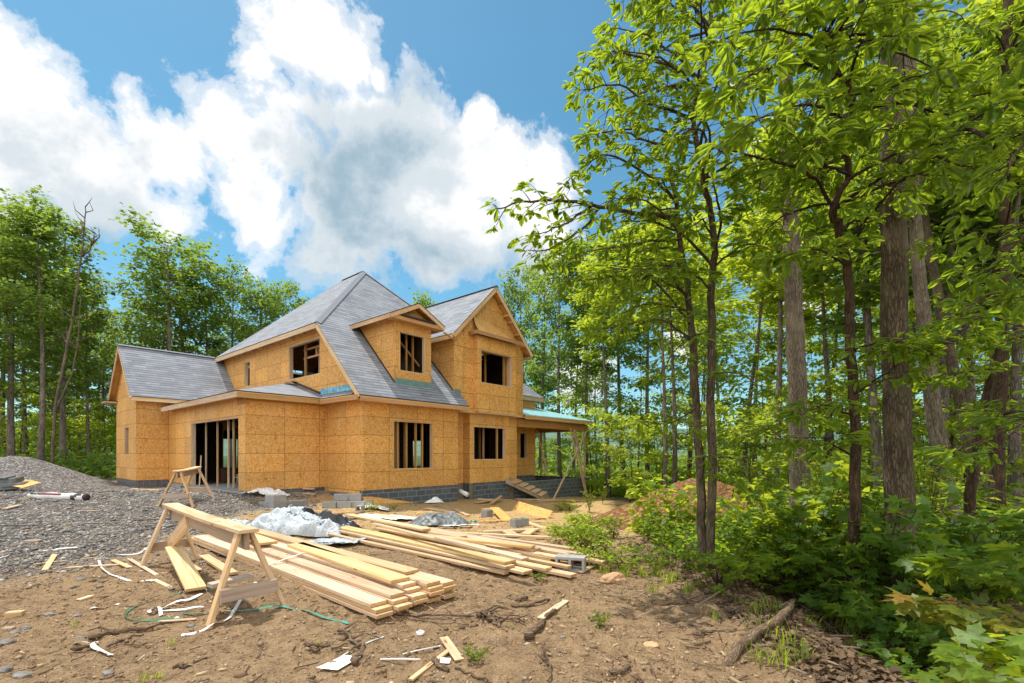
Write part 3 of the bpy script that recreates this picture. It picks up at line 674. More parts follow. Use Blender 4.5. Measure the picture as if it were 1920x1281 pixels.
# wooded ridges on the horizon
V = np.stack([X.ravel(), Y.ravel(), Zg.ravel()], 1)
nx, ny = len(gx), len(gy)
idx = np.arange(nx * ny).reshape(ny, nx)
F = np.stack([idx[:-1, :-1].ravel(), idx[:-1, 1:].ravel(), idx[1:, 1:].ravel(), idx[1:, :-1].ravel()], 1)
def m_ground():
    t = NT('dirt_and_gravel'); p = t.n('ShaderNodeTexCoord').outputs['Object']
    sp = t.n('ShaderNodeSeparateXYZ'); t.l(p, sp.inputs[0]); x, y = sp.outputs[0], sp.outputs[1]
    wob = t.noise(p, .55, 4); wob2 = t.noise(p, 2.6, 4)
    w = t.math('ADD', t.math('MULTIPLY', t.math('SUBTRACT', wob, .5), 4.5), t.math('MULTIPLY', t.math('SUBTRACT', wob2, .5), 1.6))
    # gravel lies left of a line bending towards the garage
    edge = t.math('ADD', t.math('ADD', x, t.math('MULTIPLY', t.math('SUBTRACT', y, 7.0), .10)), w)
    grav = t.math('MULTIPLY', t.ramp(t.math('DIVIDE', t.math('SUBTRACT', -5.6, edge), 2.2), [(0, 0), (.6, 1)]), t.ramp(t.math('DIVIDE', t.math('SUBTRACT', t.math('ADD', y, t.math('MULTIPLY', w, .5)), 5.6), 2.0), [(0, 0), (.7, 1)]))
    # forest floor on the right and behind the house
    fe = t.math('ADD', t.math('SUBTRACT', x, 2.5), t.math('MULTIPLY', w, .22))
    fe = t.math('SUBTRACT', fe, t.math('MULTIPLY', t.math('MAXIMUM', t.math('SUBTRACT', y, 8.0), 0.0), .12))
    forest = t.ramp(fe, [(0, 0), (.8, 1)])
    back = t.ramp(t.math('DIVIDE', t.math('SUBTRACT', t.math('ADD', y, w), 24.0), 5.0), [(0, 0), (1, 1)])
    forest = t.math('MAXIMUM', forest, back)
    n0 = t.noise(p, 1.1, 5, .6); n1 = t.noise(p, 9, 6, .65); n2 = t.noise(p, 46, 4, .65); vo = t.voro(p, 26, out='Distance'); vc = t.voro(p, 38)
    sc = t.n('ShaderNodeSeparateColor'); t.l(vc, sc.inputs[0])
    f = t.math('ADD', t.math('MULTIPLY', n1, .55), t.math('MULTIPLY', n2, .45))
    dirt = t.ramp(f, [(.34, (.095, .058, .031)), (.46, (.285, .185, .103)), (.58, (.44, .30, .175)), (.74, (.58, .435, .285))])
    dirt = t.mix(t.ramp(n0, [(.42, 0), (.7, .65)]), dirt, (.45, .30, .165))
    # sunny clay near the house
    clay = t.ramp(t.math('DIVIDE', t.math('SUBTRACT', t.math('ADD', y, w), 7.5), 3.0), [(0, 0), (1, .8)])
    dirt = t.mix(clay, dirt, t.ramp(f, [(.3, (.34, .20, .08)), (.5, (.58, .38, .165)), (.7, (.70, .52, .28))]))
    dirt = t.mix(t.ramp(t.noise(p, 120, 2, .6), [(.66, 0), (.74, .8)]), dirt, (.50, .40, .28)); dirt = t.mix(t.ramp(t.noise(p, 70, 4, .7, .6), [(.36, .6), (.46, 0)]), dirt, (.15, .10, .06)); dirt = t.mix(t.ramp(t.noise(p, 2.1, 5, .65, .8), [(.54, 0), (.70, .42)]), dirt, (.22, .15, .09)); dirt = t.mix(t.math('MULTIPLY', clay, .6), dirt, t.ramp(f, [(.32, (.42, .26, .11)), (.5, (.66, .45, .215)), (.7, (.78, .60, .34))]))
    gcol = t.ramp(sc.outputs[0], [(0, (.13, .12, .112)), (.4, (.25, .232, .215)), (.75, (.37, .345, .32)), (1, (.50, .455, .40))])
    gcol = t.mix(t.ramp(vo, [(.25, 0), (.6, .6)]), gcol, (.07, .06, .055))
    gcol = t.mix(t.ramp(n0, [(.45, 0), (.66, .7)]), gcol, (.47, .36, .24))
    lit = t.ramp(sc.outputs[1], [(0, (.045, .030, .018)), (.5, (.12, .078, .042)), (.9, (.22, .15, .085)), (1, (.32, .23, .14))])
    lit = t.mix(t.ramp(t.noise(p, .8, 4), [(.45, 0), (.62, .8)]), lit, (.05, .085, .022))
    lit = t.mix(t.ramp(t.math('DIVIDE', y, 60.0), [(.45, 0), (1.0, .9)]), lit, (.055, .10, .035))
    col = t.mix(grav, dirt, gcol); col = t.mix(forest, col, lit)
    h = t.math('ADD', t.math('MULTIPLY', n1, 1.0), t.math('MULTIPLY', n2, .55)); h = t.math('SUBTRACT', h, t.math('MULTIPLY', t.math('MULTIPLY', vo, grav), .9))
    t.bsdf(col, .95, bump=h, bstr=1.0, bdist=.085, spec=.12)
    return t.mat
M['ground'] = m_ground()
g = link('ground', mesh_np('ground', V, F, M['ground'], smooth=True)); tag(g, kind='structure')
# ================================================================ THINGS ON THE SITE
def put(o, P, rz=0.0, rx=0.0, ry=0.0):
    o.location = P; o.rotation_euler = (rx, ry, rz); return o
def frame_ok(P): return P

# ---- sawhorses
def sawhorse(A, B, h, spread, label, brace=True, plate=True):
    """A, B: ground points under the two beam ends"""
    A = Vector(A); B = Vector(B); d = (B - A); L = d.length; rz = math.atan2(d.y, d.x)
    base = (A + B) / 2; base.z = min(gz(A.x, A.y), gz(B.x, B.y))
    t = tag(empty('sawhorse', base, rz), label, 'sawhorse', 'sawhorses on the building site')
    zA = gz(A.x, A.y) - base.z; zB = gz(B.x, B.y) - base.z
    mb = MB(); mb.bar((-L / 2 - .1, 0, h - .13 + zA), (L / 2 + .1, 0, h - .13 + zB), .04, .17); mb.build('beam', M['lumber_old'], t, bevel=.004)
    mb = MB(); n = 8
    for i in range(n):
        s0, s1 = i / n, (i + 1) / n
        w = lambda s: .02 * math.sin(3.1 * s)
        mb.bar((-L / 2 - .14 + (L + .28) * s0, 0, h - .02 + zA + (zB - zA) * s0 - w(s0)), (-L / 2 - .14 + (L + .28) * s1, 0, h - .02 + zA + (zB - zA) * s1 - w(s1)), .19, .036)
    mb.build('top_board', M['lumber'], t)
    for e, sx in ((-1, -L / 2), (1, L / 2)):
        zo = zA if e < 0 else zB
        for s in (-1, 1):
            gxw = base + Matrix.Rotation(rz, 3, 'Z') @ Vector((sx + e * .1, s * spread / 2, 0))
            zg = gz(gxw.x, gxw.y) - base.z
            mb = MB(); mb.bar((sx + e * .12, s * spread / 2, zg - .02), (sx, s * .055, h - .045 + zo), .04, .095, (1, 0, 0)); mb.build('leg', M['lumber'], t, bevel=.004)
        xx = sx + e * .155; zz = .26 + zo; yy = spread / 2 * (1 - .26 / h) + .02
        mb = MB(); mb.bar((xx, -yy, zz), (xx, yy, zz - .01), .038, .13); mb.build('brace', M['lumber_old'], t, bevel=.004)
    return t
sa, sb_, sc_, sd_ = at(385, 1158), at(527, 1137), at(262, 1066), at(380, 1053)
near = sawhorse((sa + sb_) / 2, (sc_ + sd_) / 2, .87, .70, 'large weathered wooden sawhorse in front of the near lumber pile')
mb = MB(); Ls = ((sc_ + sd_) / 2 - (sa + sb_) / 2).length
mb.bar((Ls * (.18), .035, .74), (Ls * .5 + .02, .035, .30), .036, .19, (0, 0, 1)); mb.build('diagonal_brace', M['lumber'], near, bevel=.004)
mb = MB(); mb.bar((-Ls * .5 + .16, -.12, .33), (-Ls * .5 + .12, .28, .31), .12, .04); mb.build('block', M['lumber_old'], near)
f1, f2, f3, f4 = at(306, 948), at(363, 947), at(345, 936), at(389, 934)
far = sawhorse((f1 + f2) / 2, (f3 + f4) / 2, .95, .88, 'small pale sawhorse standing on gravel before the garage opening')
# ---- boards
def board(name, P0, P1, w, t, label, cat, group=None, mat='lumber', roll=0.0, parent=None):
    """flat board from P0 to P1 (centre line), w wide, t thick"""
    P0 = Vector(P0); P1 = Vector(P1); d = P1 - P0; L = d.length
    mb = MB(); mb.box((0, -w / 2, -t / 2), (L, w / 2, t / 2)); mb.m[3] = mb.m[5] = 1
    # a little end wear: skewed ends
    o = mb.build(name, [M[mat], M['lumber_end'] if mat.startswith('lumber') else M[mat]], parent, bevel=min(.003, t * .15))
    o.rotation_euler = (roll, -math.asin(max(-1, min(1, d.z / L))), math.atan2(d.y, d.x)); o.location = P0
    return tag(o, label, cat, group)
# near pile: stacked by layers
d1 = Vector((-.742, .670, 0)).normalized(); n1_ = Vector((.670, .742, 0)).normalized()
P1c = Vector((-1.31, 4.56, 0))
zp = min(.03, max(gz(*(P1c + d1 * s + n1_ * q)[:2]) for s in (.5, 1.5, 2.5, 3.5) for q in (.2, .6, 1.0)) + .012) - .012
cols = [(.02, .20, [0, .03, .12], [6.0, 6.1, 5.8]), (.235, .19, [.02, -.05, .03, .10], [5.9, 6.0, 5.9, 5.9]), (.44, .19, [.06, -.02, .0, .12, .2], [6.1, 6.0, 5.7, 5.6, 5.4]),
        (.65, .20, [.03, .1, -.03, .0, .05], [6.0, 5.8, 6.0, 5.8, 5.7]), (.87, .19, [.0, .08, .02, .06], [5.9, 5.9, 5.7, 5.5]), (1.08, .12, [.3, .36], [5.2, 5.0])]
side_nm = ['along the camera side', 'second from the camera side', 'third from the camera side', 'fourth from the camera side', 'second from the back edge', 'along the back edge']
lay_nm = {0: 'bottom', 1: 'second', 2: 'third', 3: 'topmost'}
for ci, (off, w, st, ln) in enumerate(cols):
    for k, (s0, L) in enumerate(zip(st, ln)):
        r1 = rng.uniform(-.012, .012); z = zp + .02 + k * .042
        a = P1c + d1 * s0 + n1_ * (off + w / 2 + r1); b = P1c + d1 * (s0 + L) + n1_ * (off + w / 2 + rng.uniform(-.012, .012))
        lay = 'top' if k == len(st) - 1 else ('bottom' if k == 0 else ('second' if k == 1 else ('third' if k == 2 else 'fourth')))
        board('lumber_board', (a.x, a.y, z), (b.x, b.y, z), w - .012, .038, '%s board of the near pile stack %s' % (lay, side_nm[ci]), 'board', 'boards of the near lumber pile')
z = zp + .02 + 5 * .042
for k, (off, s0, L, da, w) in enumerate([(.50, .30, 2.9, .05, .24), (.80, .50, 5.2, -.015, .2), (.42, 3.6, 1.9, .03, .26)]):
    a = P1c + d1 * s0 + n1_ * off; b = P1c + d1 * (s0 + L) + n1_ * (off + L * da)
    board('lumber_board', (a.x, a.y, z), (b.x, b.y, z), w, .038, ['loose wide board lying crosswise on top of the near lumber pile', 'long narrow board resting loose on the near pile towards its back', 'short wide offcut on the far end of the near lumber pile beside the plastic wrap'][k], 'board', 'boards of the near lumber pile')
# far pile: looser, fanned out
d2 = Vector((-.745, .667, 0)).normalized(); n2_ = Vector((.667, .745, 0)).normalized()
P2c = Vector((-.12, 6.22, 0))
zq = max(gz(*(P2c + d2 * s + n2_ * q)[:2]) for s in (.2, 1.2, 2.2, 3.5) for q in (.2, .8, 1.4)) + .01
lay2 = [
    [(.05, -.02, 4.6, .09, -.01), (.27, -.2, 4.4, .19, 0), (.52, -.75, 4.5, .14, .0), (.80, -.15, 4.2, .19, .01), (1.1, -.3, 4.8, .14, 0), (1.36, -.45, 4.6, .14, .0), (1.66, -.6, 4.3, .09, .015)],
    [(.20, .05, 4.5, .19, .01), (.46, -.4, 4.6, .14, 0), (.72, -.55, 4.0, .09, .01), (.98, -.1, 4.5, .19, 0), (1.28, -.75, 4.6, .14, .01)],
    [(.28, .12, 4.6, .24, .012), (.66, .3, 3.8, .14, .02), (.95, -.45, 4.5, .14, .0), (1.22, -.2, 4.2, .09, .03)],
    [(.58, .95, 3.2, .14, .10), (1.02, .25, 4.3, .19, .045)],
    [(.85, 1.7, 2.8, .19, .03)]]
pos_nm = ['nearest', 'second nearest', 'third nearest', 'fourth nearest', 'fifth nearest', 'sixth nearest', 'farthest']
for k, L_ in enumerate(lay2):
    for i, (off, s0, L, w, da) in enumerate(L_):
        zz = zq + .02 + k * .041
        a = P2c + d2 * s0 + n2_ * off; b = P2c + d2 * (s0 + L) + n2_ * (off + L * da)
        ln = ['bottom layer', 'second layer', 'third layer', 'fourth layer', 'very top'][k]
        nm = ('%s board to the camera in the %s of the loose far lumber pile' % (pos_nm[i], ln)) if k < 4 else 'single short board on the very top of the loose far lumber pile'
        board('lumber_board', (a.x, a.y, zz), (b.x, b.y, zz), w, .038, nm, 'board', 'boards of the far lumber pile', mat='lumber_old' if (k, i) in ((1, 3), (0, 5)) else 'lumber')
for a, b, w, lab in [((905, 1002), (1010, 997), .14, 'board lying behind the far pile with its end by small offcuts'), ((850, 1004), (1035, 1013), .10, 'long board behind the far pile pointing to the weeds'), ((905, 1010), (1072, 1035), .12, 'long board behind the far pile reaching towards the grey block'),
                     ((700, 968), (835, 985), .14, 'flat board behind the plastic wrap and far pile')]:
    A, B = at(*a), at(*b); board('lumber_board', A + Vector((0, 0, .05)), B + Vector((0, 0, .05)), w, .038, lab, 'board', 'loose boards on the clay')
for k, (a, b, z_, w, lab) in enumerate([((770, 1003), (1000, 1030), .20, .14, 'upper loose board crossing the back of the far lumber pile'), ((700, 985), (905, 1040), .24, .09, 'narrow stud lying askew over the middle of the far lumber pile'), ((820, 1012), (985, 1062), .22, .12, 'short askew board near the right end of the far lumber pile'), ((655, 972), (800, 1000), .20, .18, 'wide board at the far left end of the far lumber pile beside the wrap')]):
    A, B = at(*a, dz=z_), at(*b, dz=z_); zz = zq + .02 + .041 * (4 + k * .0) + (.041 if k in (1, 3) else 0) + .041 * (k == 2) * 2
    board('lumber_board', (A.x, A.y, zz), (B.x, B.y, zz + .01), w, .038, lab, 'board', 'boards of the far lumber pile')
# leaning plank by the sawhorse, plank by the far legs
A, B = at(368, 1113), at(322, 1030); B = B + Vector((0, 0, .2))
board('plank', A + Vector((0, 0, .05)), up(326, 1026, 6.7), .2, .036, 'short wide plank leaning from the ground to the rear of the large sawhorse', 'plank')
A, B = at(436, 1080), at(382, 1046)
board('plank', A + Vector((0, 0, .03)), B + Vector((0, 0, .03)), .13, .036, 'narrow plank on the dirt between the large sawhorse and the near pile', 'plank')

# ---- concrete blocks with hollow cores
def block_mesh():
    mb = MB(); w, l, h = .2, .4, .2; t = .034
    for (lo, hi) in [((0, 0, 0), (l, t, h)), ((0, w - t, 0), (l, w, h)), ((.001, t, 0), (t, w - t, h)), ((l - t, t, 0), (l - .001, w - t, h)), ((l / 2 - t / 2, t, 0), (l / 2 + t / 2, w - t, h))]:
        mb.box(Vector(lo) - Vector((l / 2, w / 2, 0)), Vector(hi) - Vector((l / 2, w / 2, 0)))
    o = mb.build('concrete_block', M['concrete']); return o
blk = block_mesh()
used = [False]
def block(P, rz, label, rx=0.0, ry=0.0, group='loose concrete blocks', mat=None):
    if used[0]: o = blk.copy(); COL.objects.link(o)
    else: o = blk; used[0] = True
    o.location = P; o.rotation_euler = (rx, ry, rz)
    return tag(o, label, 'concrete block', group)
HU = HZ
b0 = at(525, 953)
def bl(dx, dy, k): 
    v = Matrix.Rotation(HU + .15, 3, 'Z') @ Vector((dx, dy, 0)); return Vector((b0.x + v.x, b0.y + v.y, b0.z - .03 + .203 * k))
block(bl(0, .1, 0), HU + .15, 'front lower block of the left block stack behind the plastic wrap'); block(bl(0, .31, 0), HU + .15, 'rear lower block of the left block stack behind the plastic wrap')
block(bl(0, .1, 1), HU + .15, 'front upper block on the left block stack'); block(bl(.0, .31, 1), HU + .15, 'rear upper block on the left block stack')
block(bl(-.05, .62, 0), HU + .15 + 1.57, 'single block standing against the left side of the left stack'); block(bl(.42, .12, 0), HU + .15, 'low block against the right side of the left stack'); block(bl(.70, .05, 0), HU + .25, 'separate low block at the far right of the left stack')
b0 = at(640, 950)
block(bl(-.35, .1, 0), HU - .75, 'leftmost low block of the right block group by the house corner'); block(bl(-.05, -.2, 0), HU - .75, 'second low block of the right block group'); block(bl(.25, -.45, 0), HU - .75, 'low block under the upper pair of the right block group', group='loose concrete blocks')
block(bl(.08, .1, 1), HU - .75, 'left block of the upper pair near the house corner'); block(bl(.36, -.18, 1), HU - .72, 'right block of the upper pair near the house corner'); block(bl(.42, -.62, 0), HU - .75, 'brown stained low block at the right end of the right group')
block(bl(.20, .3, 0), HU - .75, 'hidden rear low block of the right block group behind the others')
block(at(672, 961) + Vector((0, 0, -.01)), HU + .5, 'small single block standing on end below the house corner', ry=1.5708)
block(at(974, 988) + Vector((0, 0, -.01)), HU - .2, 'single hollow block on the clay beside a fallen board')
pb = at(1068, 1073)
block(pb + Vector((0, 0, .10)), -.28, 'grey hollow block on its side at the right end of the lumber, holes showing', rx=-1.5708)
block(at(913, 969), HU + .3, 'small hollow block under a tilted board on the clay')
# ---- scrap boards, panels, sheets
def scrap(a, b, w, t, label, cat='scrap board', mat='lumber', za=.02, zb=.02, name='scrap_board', group='scrap wood on the ground', roll=0.0):
    A, B = at(*a), at(*b); A.z += za; B.z += zb
    return board(name, A, B, w, t, label, cat, group, mat, roll)
S_ = [((927, 963), (952, 978), .30, .02, 'wide pale panel sloping off a block on the clay', .20, .02), ((902, 979), (948, 977), .12, .02, 'thin board beside the sloping pale panel', .02, .02),
      ((982, 982), (1050, 1003), .14, .04, 'board running from the hollow block towards the weeds', .06, .03), ((966, 958), (1030, 972), .45, .02, 'reddish panel tilted on edge on the clay', .16, .06),
      ((1000, 962), (1036, 965), .18, .04, 'dark board behind the reddish panel', .10, .08), ((960, 975), (1022, 973), .10, .03, 'flat board under the reddish panel', .02, .03), ((985, 979), (1020, 980), .09, .03, 'short pale board just right of the hollow block', .02, .02),
      ((800, 954), (850, 962), .22, .02, 'flat sheet on the clay pointing to the grey tarp', .02, .02), ((815, 949), (853, 955), .14, .03, 'brown board lying near the tarp sheet', .05, .03), ((852, 956), (878, 968), .12, .02, 'narrow board on the clay right of the tarp', .03, .02),
      ((892, 946), (938, 940), .20, .03, 'scrap plank by the foot of the lower bay wall', .06, .1), ((895, 941), (930, 943), .14, .04, 'upper scrap plank by the foot of the lower bay wall', .12, .12), ((922, 948), (940, 938), .12, .04, 'short scrap crossing the heap below the bay', .1, .18),
      ((966, 938), (1098, 941), .14, .04, 'long board lying along the porch foundation', .06, .05), ((985, 943), (1090, 937), .10, .03, 'second long board along the porch foundation', .03, .03), ((972, 943), (1010, 938), .09, .04, 'short board by the porch steps', .05, .05),
      ((1013, 1163), (1061, 1130), .075, .018, 'thin pale lath on the bare dirt right of the near pile', .015, .02), ((770, 1279), (850, 1220), .04, .018, 'long thin lath pointing at the bottom edge', .015, .03), ((832, 1205), (862, 1243), .075, .014, 'short flat batten across the end of the long lath', .045, .02),
      ((84, 1072), (103, 1042), .07, .02, 'small lath on the gravel edge at the far left', .02, .02), ((62, 1061), (185, 1047), .03, .012, 'long thin splinter across the gravel edge', .02, .02), ((125, 1067), (240, 1060), .03, .012, 'long thin sliver in front of the large sawhorse', .02, .02),
      ((242, 1050), (305, 1088), .05, .015, 'narrow strip beside the left foot of the large sawhorse', .02, .02), ((212, 1053), (244, 1067), .06, .02, 'short strip left of the large sawhorse', .02, .02), ((290, 1090), (320, 1105), .05, .015, 'broken strip end under the large sawhorse', .02, .02),
      ((297, 1168), (368, 1163), .04, .012, 'thin split lath inside the green strap loop', .012, .012), ((357, 1061), (375, 1072), .06, .02, 'tiny offcut behind the leaning plank', .02, .02), ((1087, 1076), (1142, 1049), .07, .02, 'pale batten at the right of the grey block', .02, .03),
      ((147, 1128), (172, 1120), .06, .02, 'thin broken chip on the dirt at left', .015, .015), ((8, 957), (38, 951), .14, .03, 'brown board on the gravel at the far left', .04, .06), ((150, 959), (182, 959), .06, .015, 'pale sliver on the gravel under the rolled wrap', .02, .02), ((176, 932), (212, 930), .12, .02, 'tan board on the gravel before the garage wing', .02, .02),
      ((248, 918), (300, 921), .10, .03, 'pale board at the foot of the left wing foundation', .03, .03), ((470, 925), (545, 918), .16, .04, 'dark board of the wood pile at the garage corner', .05, .2), ((475, 921), (590, 923), .20, .03, 'long board leaning along the garage side wall', .16, .12), ((500, 921), (592, 927), .18, .03, 'lower long board along the garage side wall', .06, .04),
      ((466, 928), (490, 922), .2, .08, 'stubby timber at the garage corner', .05, .1), ((478, 928), (503, 921), .12, .08, 'short timber end beside the garage corner', .06, .16), ((683, 946), (778, 943), .30, .03, 'wide plank on edge along the front foundation', .12, .12),
      ((620, 965), (700, 958), .05, .03, 'thin batten on the clay beyond the plastic wrap', .02, .02), ((1046, 1009), (1060, 1004), .03, .03, 'twig like batten by the weeds', .02, .1), ((985, 1005), (1000, 1000), .2, .03, 'square offcut among the boards behind the far pile', .03, .08), ((950, 1005), (968, 1010), .22, .03, 'flat offcut among the boards behind the far pile', .1, .04)]
for a, b, w, t_, lab, za, zb in S_:
    scrap(a, b, w, t_, lab, za=za, zb=zb, mat='lumber_old' if ('brown' in lab or 'dark' in lab) else ('osb_plain' if 'panel' in lab or 'reddish' in lab or 'wide plank' in lab else 'lumber'), roll=.9 if 'on edge' in lab else 0.0)
def chunk(p, s, rz, label, mat='lumber', cat='wood block'):
    P = at(*p); mb = MB(); mb.box((-s[0] / 2, -s[1] / 2, -.015), (s[0] / 2, s[1] / 2, s[2])); o = mb.build('wood_block', M[mat], bevel=.004)
    put(o, P, rz); return tag(o, label, cat, 'wood blocks on the dirt')
chunk((28, 1156), (.135, .07, .05), .35, 'pale wood block on the dirt at the far left'); chunk((16, 1180), (.09, .05, .02), .1, 'flat reddish wood piece below the pale block', 'lumber_old')
chunk((62, 1018), (.22, .14, .05), .2, 'tan block on the gravel edge at the left', 'lumber_old')
# tan sheet on the gravel heap
# ---- porch steps
st = tag(empty('wooden_steps', hw(7.5, -.5, 0), 0), 'rough wooden stair stringers with treads leaning on the porch foundation', 'steps')
A0, A1 = up(949, 902, 20.9), at(1020, 938); A1.z += .06
B0, B1 = up(957, 899, 21.5), at(1027, 933); B1.z += .06
for a, b in ((A0, A1), (B0, B1)):
    mb = MB(); mb.bar(a - st.location, b - st.location, .045, .2); mb.build('stringer', M['lumber_old'], st)
for k in range(5):
    s = .22 + .17 * k; a = A0.lerp(A1, s) + Vector((0, 0, .13)); b = B0.lerp(B1, s) + Vector((0, 0, .13)); e = (a - b) * .25
    mb = MB(); mb.bar(a + e - st.location, b - e - st.location, .24, .035, (.35, -.1, 1)); mb.build('tread', M['lumber'], st)

# ---- crumpled sheets
def sheet(name, cx, cy, lx, ly, rz, hfun, mat, label, cat, nu=70, nv=34, midx=None, lift=.02):
    u = np.linspace(-1, 1, nu); v = np.linspace(-1, 1, nv); Uu, Vv = np.meshgrid(u, v)
    wx = Uu * lx / 2 * (1 + .10 * fbm(Vv * 2 + cx, Uu * 1.5, 3, 41)); wy = Vv * ly / 2 * (1 + .22 * fbm(Uu * 2.2 + cy, Vv, 3, 43))
    wx = wx + .05 * fbm(Uu * 6, Vv * 6, 3, 55); wy = wy + .05 * fbm(Uu * 6, Vv * 6, 3, 57)
    h = hfun(Uu, Vv)
    c, s = math.cos(rz), math.sin(rz)
    Xw = cx + wx * c - wy * s; Yw = cy + wx * s + wy * c
    Zw = gz_arr(Xw, Yw) + lift + h
    Vx = np.stack([Xw.ravel() - cx, Yw.ravel() - cy, Zw.ravel() - gz(cx, cy)], 1)
    id_ = np.arange(nu * nv).reshape(nv, nu)
    Fq = np.stack([id_[:-1, :-1].ravel(), id_[:-1, 1:].ravel(), id_[1:, 1:].ravel(), id_[1:, :-1].ravel()], 1)
    mi = None
    if midx is not None:
        um = (Uu[:-1, :-1]).ravel(); vm = (Vv[:-1, :-1]).ravel(); mi = midx(um, vm)
    me = mesh_np(name, Vx, Fq, mat, smooth=True, midx=mi)
    uvl = me.uv_layers.new(name='UVMap'); uvs = np.stack([Uu.ravel() * lx / 2, Vv.ravel() * ly / 2], 1)
    uvl.data.foreach_set('uv', uvs[Fq.ravel()].astype(np.float32).ravel())
    o = link(name, me); o.location = (cx, cy, gz(cx, cy)); return tag(o, label, cat)
def ridged(x, y, seed, k=4):
    s = 0; a = 1.0
    for i in range(k):
        s = s + a * (1 - 2 * np.abs(vnoise(x * 2 ** i, y * 2 ** i, seed + 13 * i)) * 1.6); a *= .5
    return s / 2
def m_wrap():
    t = NT('printed_house_wrap'); uv = t.n('ShaderNodeTexCoord').outputs['UV']
    sp = t.n('ShaderNodeSeparateXYZ'); t.l(uv, sp.inputs[0])
    # bands of broken dark print, as on folded house wrap
    band = t.math('FRACT', t.math('MULTIPLY', sp.outputs[1], 2.6)); bm_ = t.ramp(band, [(.40, 0), (.42, 1), (.62, 1), (.64, 0)])
    gl_ = t.voro(t.mapping(uv, (17, 13, 1)), 1, 'DISTANCE_TO_EDGE', 'Distance'); g2 = t.ramp(gl_, [(.10, 1), (.15, 0)])
    gate = t.ramp(t.noise(uv, 1.7, 2), [(.46, 0), (.52, 1)])
    f = t.math('MULTIPLY', t.math('MULTIPLY', bm_, g2), gate)
    col = t.mix(f, (.52, .57, .61), (.04, .05, .08))
    n = t.noise(uv, 5, 4); col = t.mix(t.math('MULTIPLY', n, .3), col, (.36, .45, .50))
    t.bsdf(col, .3, bump=t.noise(uv, 9, 4, .6, 1.5), bstr=1.0, bdist=.06, spec=.55); return t.mat
M['wrap'] = m_wrap()
c1 = at(560, 1003); c1.y += .25
sheet('plastic_wrap', c1.x, c1.y + .12, 2.3, 1.0, -.32, lambda u, v: np.clip(1 - np.abs(u) ** 4, 0, 1) * np.clip(1 - np.abs(v) ** 3, 0, 1) ** .6 * (.17 + .30 * ridged(u * 2.6 + 3, v * 1.9, 71) * (1.2 - .3 * v)) + .02,
      [M['wrap'], M['black']], 'crumpled white house wrap with dark printed letters and black underside behind the near pile', 'plastic sheet', 100, 50,
      midx=lambda u, v: ((v + .35 * fbm(u * 2, v * 2, 3, 5) > .12) & (u > -.30 + .3 * fbm(v * 3, u, 2, 8)) | ((u < -.62) & (v > .35))).astype(int))
c2 = at(425, 1010)
sheet('plastic_wrap', c2.x + .12, c2.y + .05, .95, .5, -.4, lambda u, v: np.clip(1 - np.abs(u) ** 3, 0, 1) * np.clip(1 - np.abs(v) ** 3, 0, 1) * (.16 + .14 * ridged(u * 1.6, v * 1.5, 17)) + .10, M['wrap'], 'small crumpled piece of white wrap behind the large sawhorse beam', 'plastic sheet', 50, 30)
c2 = at(628, 1022)
sheet('plastic_wrap', c2.x, c2.y, 1.0, .55, -.2, lambda u, v: .03 + .05 * np.abs(ridged(u * 1.5, v * 1.5, 27)), M['wrap'], 'flat white wrap with print on the dirt between the lumber piles', 'plastic sheet', 50, 30)
c3 = at(822, 985)
sheet('tarp', c3.x, c3.y + .2, 1.35, 1.15, .1, lambda u, v: np.clip(1 - np.abs(u) ** 3, 0, 1) * np.clip(1 - np.abs(v) ** 2.4, 0, 1) * (.12 + .22 * ridged(u * 2.8 + v * 1.6, v * .9, 83)) + .02, M['tarp'], 'crumpled dark grey tarp in a heap on the clay behind the far pile', 'tarp', 80, 50)
c3 = at(735, 975)
sheet('plastic_wrap', c3.x, c3.y, 2.0, .8, -.1, lambda u, v: .02 + .06 * np.abs(ridged(u * 2, v * 1.5, 29)), M['white'], 'flat white plastic sheet spread behind the far pile beside the tarp', 'plastic sheet', 60, 30)
c3 = at(838, 990)
sheet('plastic_wrap', c3.x + .3, c3.y - .1, .9, .3, -.05, lambda u, v: .03 + .04 * np.abs(ridged(u * 2, v, 31)), M['white'], 'strip of white plastic at the foot of the grey tarp', 'plastic sheet', 40, 20)
c3 = at(498, 930)
sheet('plastic_wrap', c3.x, c3.y, 1.3, .6, .1, lambda u, v: .05 + .22 * np.clip(1 - u * u, 0, 1) * np.abs(ridged(u * 2.2, v * 2, 37)), M['white'], 'heap of dirty white plastic in front of the garage corner', 'plastic sheet', 50, 30)
c3 = at(805, 943)
sheet('plastic_wrap', c3.x, c3.y, 1.0, .5, .5, lambda u, v: np.clip(1 - np.abs(u) ** 3, 0, 1) * (.22 * np.clip(1 - v * v, 0, 1)) + .02, [M['white'], M['black']], 'black and white bag lying at the front foundation', 'plastic sheet', 40, 24, midx=lambda u, v: (v > -.3).astype(int))
c3 = at(700, 955)
sheet('plastic_wrap', c3.x, c3.y, .9, .5, .2, lambda u, v: .02 + .10 * np.clip(1 - u * u, 0, 1) * np.abs(ridged(u * 2.2, v * 2, 47)), M['white'], 'small rag of white plastic on the clay below the front window', 'plastic sheet', 40, 24)
